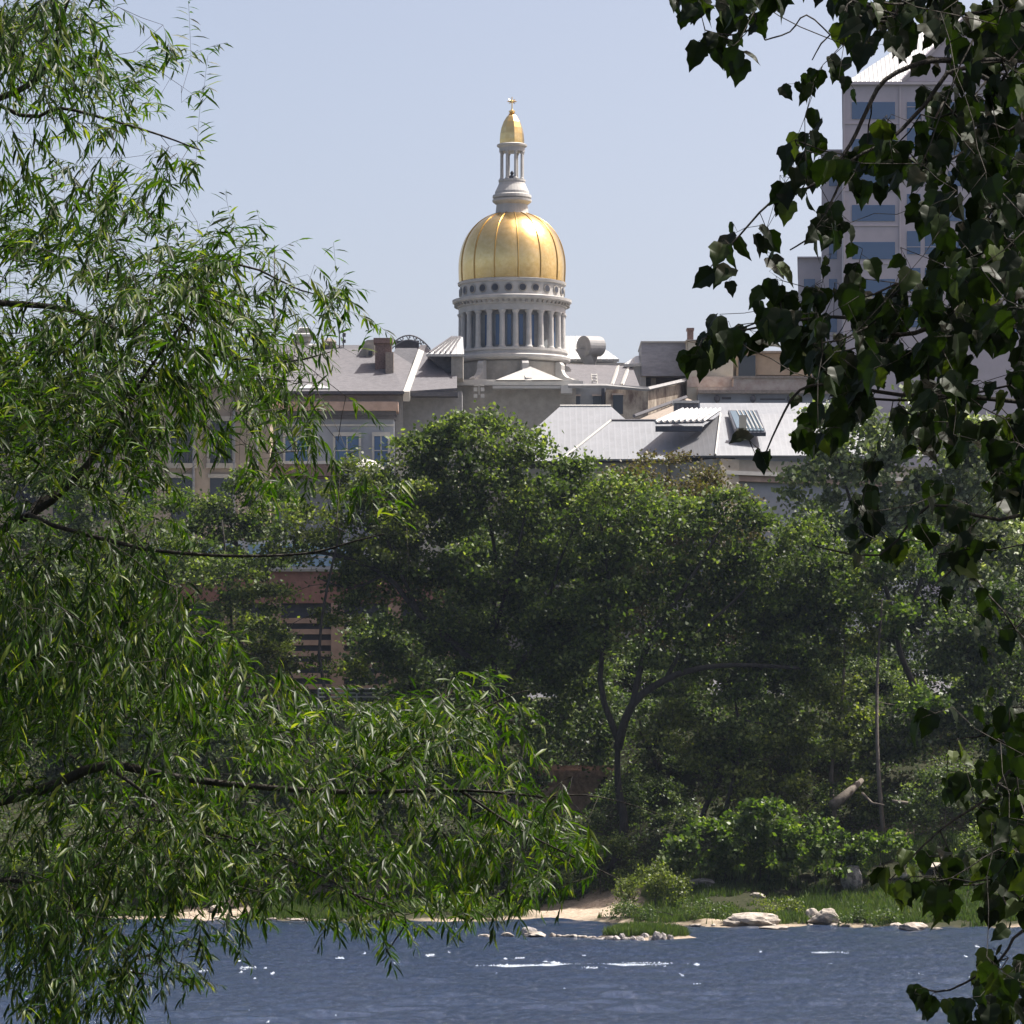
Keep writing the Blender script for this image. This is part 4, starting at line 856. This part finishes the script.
SH = [
 ('bright large leaved shrub below the paired trunks', 700, 303, 70, 60, 'shrub_bright', .40, .7),
 ('tallest bright shrub in the middle of the bank', 760, 304, 80, 74, 'shrub_bright', .42, .7),
 ('bright shrub sloping down to the tilted boulder', 815, 303, 80, 62, 'shrub_bright', .40, .7),
 ('yellow green shrub right of the tilted boulder', 880, 303, 60, 44, 'shrub_bright', .34, .7),
 ('feathery light green bush right of the sand patch', 655, 296, 62, 40, 'far_olive', .20, 1.2),
 ('low dark grassy mound at the water right of the sand patch', 672, 289.5, 110, 17, 'grass_blade', .16, 1.6),
 ('low green tuft right of the large square topped boulder', 865, 286, 54, 15, 'grass_blade', .16, 1.6),
 ('weedy dark tuft at the waterline below the willow tips', 455, 299.5, 90, 16, 'far_green', .16, 1.4),
 ('weedy clump behind the broad pale outcrop', 775, 292, 60, 14, 'far_olive', .16, 1.2),
 ('dark rounded bush behind the sand patch', 600, 309, 66, 54, 'far_green', .22, 1.0),
 ('dark ivy covered bush below the middle stone wall', 640, 316, 90, 56, 'far_dark', .24, .9),
 ('shaded bush behind the willow spray tips', 545, 312, 80, 60, 'far_dark', .24, .9),
 ('shaded bush above the left grass strip', 460, 309, 90, 50, 'far_dark', .24, .9),
 ('dark bush behind the left grass strip', 370, 312, 100, 55, 'far_dark', .24, .9),
 ('bush above the left gravel beach', 270, 313, 90, 56, 'far_dark', .24, .9),
 ('low bush left of the gravel beach', 150, 309, 100, 50, 'far_green', .24, .8),
 ('bush on the shore at the left edge', 50, 310, 100, 56, 'far_green', .24, .8),
 ('dark shrub under the fallen trunk', 850, 314, 70, 46, 'far_dark', .24, .9),
 ('shaded shrub below the right stone wall', 945, 309, 90, 60, 'far_dark', .26, .9),
 ('shore shrub behind the lower right leaves', 1010, 303, 80, 56, 'far_green', .26, .8),
 ('ivy clump on the slope left of the paired trunks', 670, 322, 70, 40, 'far_dark', .24, .9),
 ('ivy clump on the slope right of the paired trunks', 790, 322, 90, 40, 'far_dark', .24, .9),
 ('small green bush on top of the right stone wall', 908, 331, 40, 26, 'far_green', .24, .9),
 ('dark shrub below the road railing', 360, 338, 120, 40, 'far_dark', .24, .8),
 ('dark shrub on the slope below the forked tree', 500, 338, 120, 44, 'far_dark', .24, .8),
 ('dark shrub on the upper slope behind the leaning limb', 640, 340, 120, 40, 'far_dark', .24, .8),
 ('dark shrub on the upper slope behind the slim trees', 830, 340, 120, 44, 'far_dark', .24, .8),
 ('dark shrub on the upper slope at the right edge', 960, 340, 120, 44, 'far_dark', .24, .8),
 ('dark shrub on the upper slope behind the willow', 200, 338, 140, 44, 'far_dark', .24, .8)]
for s_ in SH: shrub(s_[0], s_[1], s_[2], s_[3]*1.15, s_[4]*(1.12 if s_[5] == 'shrub_bright' else 1.2), *s_[5:])

# ------------------------------------------------------------------ grass
def grass(name, px0, px1, y0, y1, n, h, seed, keep=.0, zf=None):
    r = np.random.default_rng(seed); Y = r.uniform(y0, y1, n); x = (r.uniform(px0, px1, n)-512)/F*Y
    z = far_h(x, Y) if zf is None else zf(x, Y)
    s = sandf(x, Y); k = (s < .35)&(z > (.07 if zf is None else -9))&(snoise(x, Y, 77, .8) > keep-1.)
    x, Y, z = x[k], Y[k], z[k]; n = len(x); hh = h*r.uniform(.5,1.25,n)*(1+.45*snoise(x, Y, 78, 1.2))
    hh = np.maximum(hh, .12); a = r.uniform(0,6.28,n); w = .045; lx, ly = r.normal(0,.28,n)*hh, r.normal(0,.28,n)*hh
    b = np.stack([x,Y,z-.03],1); u = np.stack([np.cos(a),np.sin(a),0*a],1)*w; t_ = b+np.stack([lx,ly,hh],1)
    V = np.stack([b-u,b+u,t_+u*.25,t_-u*.25],1).reshape(-1,3); Fc = np.arange(4*n).reshape(n,4)
    o = npobj(name, V, Fc, 'grass_blade', rnd=np.clip(r.beta(2,2.5,n)+.15*snoise(x,Y,79,1.0),0,1)); o['kind'] = 'stuff'
    return o
g_ = grass('shore_grass', -60, 1080, 283, 309, 150000, .46, 1, keep=.72)
g_['label'] = 'bright green grass along the far shore'
# ivy and low weeds on the slope
r = np.random.default_rng(19); n = 60000; Y = r.uniform(309,349,n); x = (r.uniform(-80,1100,n)-512)/F*Y; z = far_h(x,Y)+r.uniform(0,.55,n)*(1+.6*snoise(x,Y,91,1.1))
V, Fc = far_leaves(np.stack([x,Y,z],1), .28, .8, r); o = npobj('slope_undergrowth', V, Fc, 'far_dark', rnd=r.beta(2,3,n)); o['kind'] = 'stuff'; o['label'] = 'dark ivy and weeds covering the river slope'
# islet
def islet_h(x, y):
    q = ((x-8.6)/3.0)**2+((y-266)/3.4)**2; return .55*(1-q)+.12*snoise(x, y, 14, 2.5)
grid('grassy_islet', np.arange(4.4,12.9,.2), np.arange(261.5,270.5,.3), lambda x, y: np.maximum(-.4, islet_h(x, y)), 'bank_soil', lambda x, y: np.clip(1.0-1.6*islet_h(x,y)/.5,0,1))
r = np.random.default_rng(5); n = 9000; x = r.uniform(5.4,11.4,n); y = r.uniform(263.5,269,n)
def islz(x, y): return np.maximum(-.4, islet_h(x, y))
k = islz(x,y) > .16; x, y = x[k], y[k]; n = len(x); h_ = r.uniform(.2,.55,n); a = r.uniform(0,6.28,n); b = np.stack([x,y,islz(x,y)],1); u = np.stack([np.cos(a),np.sin(a),0*a],1)*.04
t_ = b+np.stack([r.normal(0,.12,n),r.normal(0,.12,n),h_],1); V = np.stack([b-u,b+u,t_+u*.2,t_-u*.2],1).reshape(-1,3)
o = npobj('islet_grass', V, np.arange(4*n).reshape(n,4), 'grass_blade', rnd=r.beta(2,2.5,n)); o['kind'] = 'stuff'; o['label'] = 'grass covering the small islet'

# ------------------------------------------------------------------ rocks
def rock(px, py, Y, w, h, label, matn='rock', group='pale river rocks', dep=None, seed=0, cat='rock', name='river_rock', zb=None):
    import bmesh
    bm = bmesh.new(); bmesh.ops.create_icosphere(bm, subdivisions=3, radius=1); r = np.random.default_rng(seed+int(px*7+py))
    pl_ = [(norm(r.normal(size=3)), r.uniform(.55,.9)) for _ in range(9)]; k = Y/F; W_ = w*k/2; Hh = h*k; D = dep or W_
    for v in bm.verts:
        p = np.array(v.co)
        for nn, d in pl_:
            q = p@nn
            if q > d: p = p-nn*(q-d)*.9
        p = p*(1+.07*math.sin(5*p[0]+px)*math.cos(6*p[1]+py)+.04*math.sin(11*p[2]+9*p[0]))
        v.co = (p[0]*W_*1.15, p[1]*D*1.1, (p[2]*.62+.38)*Hh)
    me = bpy.data.meshes.new(name); bm.to_mesh(me); bm.free(); me.materials.append(M[matn])
    o = bpy.data.objects.new(name, me); COL.objects.link(o); x = (px-512)*k
    z = (P(px, py, Y)[2] if zb is None else zb); o.location = (x, Y, z); o.rotation_euler = (0,0,r.uniform(-.4,.4)); return tag(o, label, cat, group)
RK = [(403-150,925,296,'x')]
rock(826,921,287,34,16,'large square topped pale boulder at the waterline', zb=.15)
rock(812,919,288.5,14,14,'squarish pale boulder left of and behind the large square topped one', zb=.25)
rock(853,880,302,22,24,'tilted grey brown boulder leaning below the bright shrubs', matn='rock_grey', dep=.9, zb=gz((853-512)*302/F,302))
rock(752,922,286.5,50,13,'broad low pale outcrop on the shore right of the sand', dep=1.2, zb=.1)
rock(735,924,286,22,9,'low pale slab joining the broad shore outcrop on its left', zb=.1)
rock(775,929,281,30,5,'flat white slab lying in the water below the broad outcrop', dep=1.0, zb=-.05)
rock(914,929,281,26,10,'smooth pale boulder in the water at the right', zb=-.05)
rock(937,930,280.5,12,4,'small flat pale stone right of the smooth boulder', zb=-.05)
rock(896,928,283,12,6,'small rounded stone left of the smooth boulder', zb=0)
rock(758,894,300,14,6,'white stone in the grass above the broad outcrop', zb=gz((758-512)*300/F,300))
rock(702,886,303,24,10,'dark brown slab under the bright shrubs', matn='rock_grey', zb=gz((702-512)*303/F,303))
rock(935,870,304,26,8,'reddish flat rock on the slope at the right', zb=gz((935-512)*304/F,304))
rock(905,874,303,12,6,'small pale rock left of the reddish flat rock', zb=gz((905-512)*303/F,303))
rock(215,905,303,16,8,'brownish rock on the left gravel beach', zb=gz((215-512)*303/F,303))
rock(230,884,309,30,16,'large brown boulder behind the left gravel beach', zb=gz((230-512)*309/F,309))
rock(374,888,309,26,10,'pale grey rock above the left grass strip', zb=gz((374-512)*309/F,309))
rock(485,941,267,13,4,'white flat stone alone in the water left of the islet', zb=-.03)
rock(508,938,268,12,5,'pale stone between the lone white stone and the dark rock', zb=-.03)
rock(529,935,270,16,10,'dark wet rock with a peaked top in the shallows', matn='rock_grey', zb=-.05)
rock(536,938,268.5,22,6,'reddish low rock at the foot of the peaked dark rock', zb=-.05)
r = np.random.default_rng(8)
for k in range(9): rock(553+k*5.3+r.uniform(-1,1), 938+r.uniform(-1,1), 268-k*.35, r.uniform(5,9), r.uniform(2.5,5.5), 'small stone in the shallow bar left of the grassy islet', group='stones of the shallow bar', seed=k, zb=-.05)
for k in range(13): rock(598+k*5.9+r.uniform(-1,1), 942, 262.6+r.uniform(-.5,.9), r.uniform(5,13), r.uniform(4,11), 'small grey rock in the row edging the front of the islet', matn='rock_grey', group='grey rocks edging the islet', seed=30+k, zb=-.12)
for k in range(26): 
    px = r.uniform(215,345) if k < 12 else r.uniform(670,870); Y = float(shore(np.array([(px-512)*290/F]))[0])+r.uniform(-.6,1.0)
    rock(px, 925, Y, r.uniform(4,9), r.uniform(2,4), 'little pale cobble on the strip below the left grass' if k < 12 else 'little pale cobble along the waterline right of the sand', group='cobbles along the left strip' if k < 12 else 'cobbles along the right waterline', seed=60+k, zb=.02)

# white water
def foam(name, spots, label):
    V = []; Fs = []; r = np.random.default_rng(12); mb = MB()
    for px, py, w in spots:
        Y = H*F/(py-HZ); k = Y/F
        for _ in range(max(2, int(w*9))):
            x = (px+r.normal(0,.5)*w-512)*k; y = Y+r.normal(0,.7); s = r.uniform(.012,.06); n = 6; hh = r.uniform(.01,.07)
            ring = [(x+s*1.6*math.cos(a)*r.uniform(.7,1.2), y+s*1.6*math.sin(a), -.02) for a in np.linspace(0,6.28,n,endpoint=False)]
            mb.add(ring+[(x+r.normal(0,.03),y,hh)], [(i,(i+1)%n,n) for i in range(n)])
    o = obj(name, mb, 'foam'); o['kind'] = 'stuff'; o['label'] = label
rs = np.random.default_rng(99)
foam('white_water', [(rs.uniform(-20,1000), 942+80*rs.uniform(0,1)**1.6, rs.uniform(.3,1.6)) for _ in range(40)]+[(515,966,30),(560,965,26),(615,965,40),(640,964,30),(548,963,12),(560,965,8),(610,965,20),(592,967,10),(640,964,16),(660,965,10),(430,955,4),(520,957,6),(830,953,16),(826,954,8),(245,968,6),(205,970,5),(395,962,4),(130,972,6),(700,985,4),(880,975,4),(340,958,4)], 'broken white water over the shallows')

# ------------------------------------------------------------------ framing willow at the left
WM = """7765100000000000000
7777420000000000000
7777551000000000000
5777400000000000000
4665643000000000000
5454453000000000000
6767641000000000000
7888763300000000000
8888887630000000000
8888888842430000000
8888888884321000000
8888888888400000000
8888888886520000000
8888853255200000000
7777730043340000000
6666662121243000000
8888430000000000000
6666520000000000000
8888851000000000000
8888884000000000000
8888885400000000000
8888888214100023000
8888888546667888520
8888888888888888860
8888888888888888850
8888888888888888840
8888888888888888675
8888888886457877642
7777532221266542300
6677543300011000000
3777553000000000000
0566510000000000000""".split('\n')
SHX, SHY = -10, -2
def cells(rows, c0, k, Yc, Ys, r, ex=1.45, gap=0.):
    T = []
    for j, row in enumerate(rows):
        for i, ch in enumerate(row):
            gx, gy = 32.*(i+c0), 32.*j; w_ = 1+gap*float(snoise(np.array([gx/60.]), np.array([gy/38.]), 123, 2.0)[0])*1.6
            n = r.poisson(8*(int(ch)/8)**ex*k*min(2.2, max(.22, w_)))
            for _ in range(n): T.append((32*(i+c0)+r.uniform(0,32)+SHX, 32*j+r.uniform(0,32)+SHY, Yc+r.normal(0,Ys)))
    return T
r = np.random.default_rng(41)
TW = cells(WM, 0, 1.55, 20, 1.0, r, 1.45, .85)
TW += cells(['5'*8]*32, -8, .25, 20.3, 1.2, r)
TW += [(r.uniform(-330,150), r.uniform(-420,-10), 20.2+r.normal(0,1.0)) for _ in range(130)]
for px, py in ((345,300),(358,306),(330,280),(310,285),(372,318),(335,262),(318,292),(352,290),(190,30),(200,50),(205,80),(262,232),(278,250),(290,285),(218,240),(222,270),(236,225),(120,990),(60,1000),(190,965),(215,925),(240,930),(385,945)): TW.append((px, py, 20+r.normal(0,.2)))
TW = np.array([P(*q) for q in TW])
wt = thing('willow_tree', 'bright narrow leaved willow framing the whole left side', 'tree', (P(-420,1130,20)[0], 20, 8.1), 'trees framing the view')
ws = Skel()
tk = ws.chain([P(-420,1150,20),P(-400,800,20),P(-370,500,20),P(-340,200,20.1),P(-310,-150,20.2),P(-280,-500,20.2)], .24, .08, sub=4)
def limb(sk_, r0, r1, pts, Yc, dy=0, sub=3):
    L = [P(a, b, Yc+dy*i/len(pts)) for i, (a, b) in enumerate(pts)]; j = sk_.nearest(L[0]); sk_.chain([sk_.p[j]]+L[1:] if np.linalg.norm(sk_.p[j]-L[0]) < .25 else [sk_.p[j]]+L, r0, r1, start=j, sub=sub)
limb(ws, .036, .005, [(-395,880),(-150,835),(0,800),(50,787),(105,765),(175,777),(250,786),(350,792),(460,790),(545,797)], 20, -.8)
limb(ws, .022, .003, [(-350,300),(-100,300),(0,303),(70,310),(130,335),(200,352),(280,362),(330,352)], 20, .3)
limb(ws, .022, .005, [(-340,200),(-100,130),(0,98),(35,80),(54,55),(60,25),(80,-30)], 20, -.6)
limb(ws, .026, .004, [(-370,620),(-80,560),(30,515),(78,475),(107,437),(130,400),(152,365),(200,300)], 20, -.7)
limb(ws, .013, .003, [(30,515),(120,543),(170,552),(240,556),(310,553),(355,541),(384,534)], 19.3, -.3)
limb(ws, .014, .003, [(-320,0),(-100,60),(20,115),(60,108),(110,120),(160,135),(200,150)], 20, -.3)
limb(ws, .016, .003, [(-395,900),(-100,890),(10,880),(60,900),(110,940),(140,980)], 20, .5)
limb(ws, .018, .003, [(-385,720),(-100,660),(0,640),(100,640),(180,650),(240,690)], 20, .5)
limb(ws, .010, .003, [(105,765),(140,790),(170,820),(240,840),(330,880),(390,920)], 19.6, -.2)
limb(ws, .004, .002, [(545,797),(585,795),(625,803),(662,815)], 19.2, 0)
limb(ws, .010, .002, [(130,335),(190,290),(240,265),(300,290),(345,300)], 20, 0)
limb(ws, .009, .002, [(350,792),(430,740),(500,700),(530,690)], 19.6, 0)
limb(ws, .008, .002, [(460,790),(520,830),(580,860),(620,880)], 19.5, 0)
limb(ws, .006, .002, [(355,900),(405,915),(395,940),(386,952)], 19.4, 0)
# willow leaf template: slender folded curved blade
WT = np.array([(0,0,0),(-.078,.33,.028),(0,.33,0),(.078,.33,.028),(-.062,.68,-.01),(0,.68,-.04),(.062,.68,-.01),(0,1.0,-.13)])
WF = np.array([(0,2,1,1),(0,3,2,2),(1,2,5,4),(2,3,6,5),(4,5,7,7),(5,6,7,7)])
def tris(WF): return WF
tw_dir = []; starts = []; Lt = []
anc = np.array(ws.p)
for q in TW:
    j = int(np.argmin(np.linalg.norm(anc-q, axis=1))); d = q-anc[j]; d[1] *= .5
    d = d/max(np.linalg.norm(d),1e-3)+rng.normal(0,.45,3)+np.array([.12,0,-.10]); d = d/np.linalg.norm(d)
    L = rng.uniform(.15,.36); tw_dir.append(d); Lt.append(L); starts.append(q-d*L*.5+np.array([0,0,.012]))
starts = np.array(starts)
tips = ws.grow(starts, .14, .10, -.03)
B = []; D = []; N_ = []; Z = []
for i in range(len(starts)):
    d = tw_dir[i]; L = Lt[i]; p = starts[i].copy(); prev = tips[i]; n = int(L/.0175); side = 1
    a = norm(np.cross(d, [0,0,1.])+1e-4)
    for k in range(n):
        d = d+np.array([0,0,-.030]); d = d/np.linalg.norm(d); p = p+d*L/n
        if k % 3 == 2 or k == n-1: ws.p.append(p.copy()); ws.par.append(prev); ws.r0.append(0.); prev = len(ws.p)-1
        side = -side; ld_ = d*.75+a*side*rng.uniform(.35,.9)+np.array([0,0,-rng.uniform(.15,1.0)])+rng.normal(0,.22,3)
        B.append(p.copy()); D.append(ld_); nn = np.array([rng.normal(0,.55), rng.normal(0,.55), 1.]); N_.append(nn); Z.append(rng.uniform(.052,.118)*(1-.45*(k/n)**3))
obj('trunk', ws.mesh(.0008, 2.7, 3, 7, .26), 'bark', wt, smooth=True)
B, D, N_, Z = map(np.array, (B, D, norm(np.array(D)), Z)) if False else (np.array(B), np.array(D), norm(np.array(N_)), np.array(Z))
def leaves_obj(name, B, D, N_, Z, T_, TF_, matn, parent, r):
    V, Fq = template_leaves(B, D, N_, Z, T_, TF_)
    # quads padded triangles -> pure triangles
    A_ = Fq[:, [0,1,2]]; Bq = Fq[Fq[:,2] != Fq[:,3]][:, [0,2,3]]
    per = len(TF_); rid = np.repeat(r, per); idx = Fq[:,2] != Fq[:,3]
    return npobj(name, V, np.concatenate([A_, Bq]), matn, parent, rnd=np.concatenate([rid, rid[idx]]), smooth=True)
leaves_obj('foliage', B, D, N_, Z, WT, WF, 'willow_leaf', wt, np.clip(rng.beta(1.2,1.9,len(B)), 0, 1))
print('willow leaves', len(B))

# ------------------------------------------------------------------ framing broad leaved tree at the right
RM = """05506777678
03100663257
00005004468
00010024578
00043355688
00143446788
04322227899
03314314899
13206634699
01378776799
57578887888
00007866776
00003755646
00006215638
00320043249
00001334466
00003524534
00003256633
00000045330
00000000054
00000000032
00000000001
00000000246
00000000356
00000000267
00000002478
00000002478
00000045688
00000034468
00000000026
00000002258
00000000376""".split('\n')
r = np.random.default_rng(77); SHX, SHY = 12, -10
TR = cells(RM, 21, .95, 14, .7, r, 2.5, .35)
TR += cells(['6'*8]*32, 32, .16, 14.2, .8, r)
TR += [(r.uniform(680,1250), r.uniform(-520,-8), 14.3+r.normal(0,.8)) for _ in range(620)]
for px, py in ((705,30),(718,36),(735,42),(700,10),(708,270),(722,238),(745,228),(795,140),(805,150),(765,225),(780,175),(712,332),(735,330),(758,322),(918,985),(935,992),(925,1000)): TR.append((px, py, 13.8+r.normal(0,.1)))
TR = np.array([P(*q) for q in TR])
mt = thing('lobed_leaf_tree', 'dark broad leaved tree hanging in from the right edge', 'tree', (P(1300,1243,14)[0], 14, 8.2), 'trees framing the view')
msk = Skel(); msk.chain([P(1330,1320,14.2),P(1310,900,14.2),P(1290,500,14.2),P(1280,100,14.3),P(1260,-300,14.3),P(1250,-600,14.3)], .17, .05, sub=4)
limb(msk, 0.0126, 0.0024, [(1280,150),(1100,60),(1024,60),(962,61),(925,62),(885,80),(866,112),(850,145),(826,175),(800,192),(770,203),(740,235),(715,262)], 14, -.3)
limb(msk, 0.0109, 0.0024, [(1285,250),(1060,130),(965,68),(925,105),(890,140),(852,160),(836,192),(815,232),(790,250)], 13.9, -.2)
limb(msk, 0.0126, 0.0024, [(1290,500),(1100,350),(1000,285),(945,320),(900,335),(850,318),(800,320),(745,330),(712,336)], 14, -.2)
limb(msk, 0.0101, 0.0024, [(1280,60),(1100,12),(1000,12),(950,15),(880,18),(830,35),(812,60)], 14, -.2)
limb(msk, 0.0092, 0.0024, [(1270,-80),(1000,-70),(830,-50),(790,-15),(770,15),(740,34),(715,33)], 14, -.1)
limb(msk, 0.0101, 0.0024, [(1290,600),(1100,430),(1000,400),(900,395),(840,385),(800,390),(778,425),(763,460)], 14, -.2)
limb(msk, 0.0092, 0.0024, [(1295,560),(1100,500),(1000,520),(930,505),(880,555),(812,545)], 14, 0)
limb(msk, 0.0101, 0.0024, [(1300,850),(1100,800),(1024,765),(985,800),(940,830),(890,880)], 14, -.2)
limb(msk, 0.0092, 0.0024, [(1305,950),(1100,920),(1024,930),(1000,960),(950,990),(918,988)], 14, 0)
limb(msk, 0.0092, 0.0024, [(1300,700),(1100,720),(1030,730),(950,740)], 14, 0)
limb(msk, 0.0042, 0.0018, [(850,385),(830,395),(930,400),(1010,385)], 13.9, 0)
limb(msk, 0.0025, 0.0012, [(812,-20),(806,15),(790,32),(765,40)], 13.7, 0)
tipsm = msk.grow(TR, .10, .045, -.03)
# leaf: pointed with two shoulder lobes and a coarse tooth, folded along the midrib, drooping tip
half = [(.0,.0),(.18,-.04),(.34,.05),(.39,.20),(.46,.39),(.35,.47),(.32,.58),(.28,.71),(.12,.86),(.0,1.08)]
mid = [(0,0),(0,.04),(0,.1),(0,.22),(0,.36),(0,.46),(0,.58),(0,.68),(0,.84),(0,1.08)]
T_ = []; TF_ = []
for sgn in (-1,1):
    o0 = len(T_)
    for (hx, hy), (_, my) in zip(half, mid):
        T_.append((sgn*hx, hy, .30*hx*(.7+.3*hy)-.20*hy**2+.03*math.sin(hy*14))); T_.append((0, my, -.20*my**2))
    for k in range(9):
        a, b, c, d = o0+2*k, o0+2*k+1, o0+2*k+3, o0+2*k+2
        TF_.append((a,b,c,d) if 0 < k < 8 else ((b,c,d,d) if k == 0 else (a,b,c,c)))
T_ = np.array(T_); TF_ = np.array(TF_)
B = []; D = []; N_ = []; Z = []
for i in range(len(TR)):
    prev = tipsm[i]; p0 = np.array(msk.p[prev]); nl = rng.integers(2,5)
    d = rng.normal(size=3)*np.array([1,.7,.5])+np.array([0,0,-.3]); d = d/np.linalg.norm(d)
    for k in range(nl):
        p = p0+d*.028*k; 
        if k: msk.p.append(p); msk.par.append(prev); msk.r0.append(0.); prev = len(msk.p)-1
        pe = rng.normal(size=3)*.5+d*.4+np.array([0,0,-.2]); pe = pe/np.linalg.norm(pe); q = p+pe*rng.uniform(.02,.04)
        msk.p.append(q); msk.par.append(prev); msk.r0.append(0.)
        B.append(q); D.append(np.array([rng.normal(0,.45)-.1, rng.normal(0,.45), -1+rng.normal(0,.35)])); N_.append(np.array([rng.normal(0,.8), -1+rng.normal(0,.5), .75+rng.normal(0,.5)])); Z.append(rng.uniform(.040,.098))
obj('trunk', msk.mesh(.0009, 2.8, 3, 7, .2), 'bark', mt, smooth=True)
leaves_obj('foliage', np.array(B), np.array(D), norm(np.array(N_)), np.array(Z), T_, TF_, 'maple_leaf', mt, np.clip(np.where(np.array(B)[:,2] < 10.3, rng.beta(1.8,2.2,len(B)), rng.beta(1.6,3,len(B))), 0, 1))  # low leaves draw paler, yellower values: their sunlit look is put into the colour
print('broad leaves', len(B))
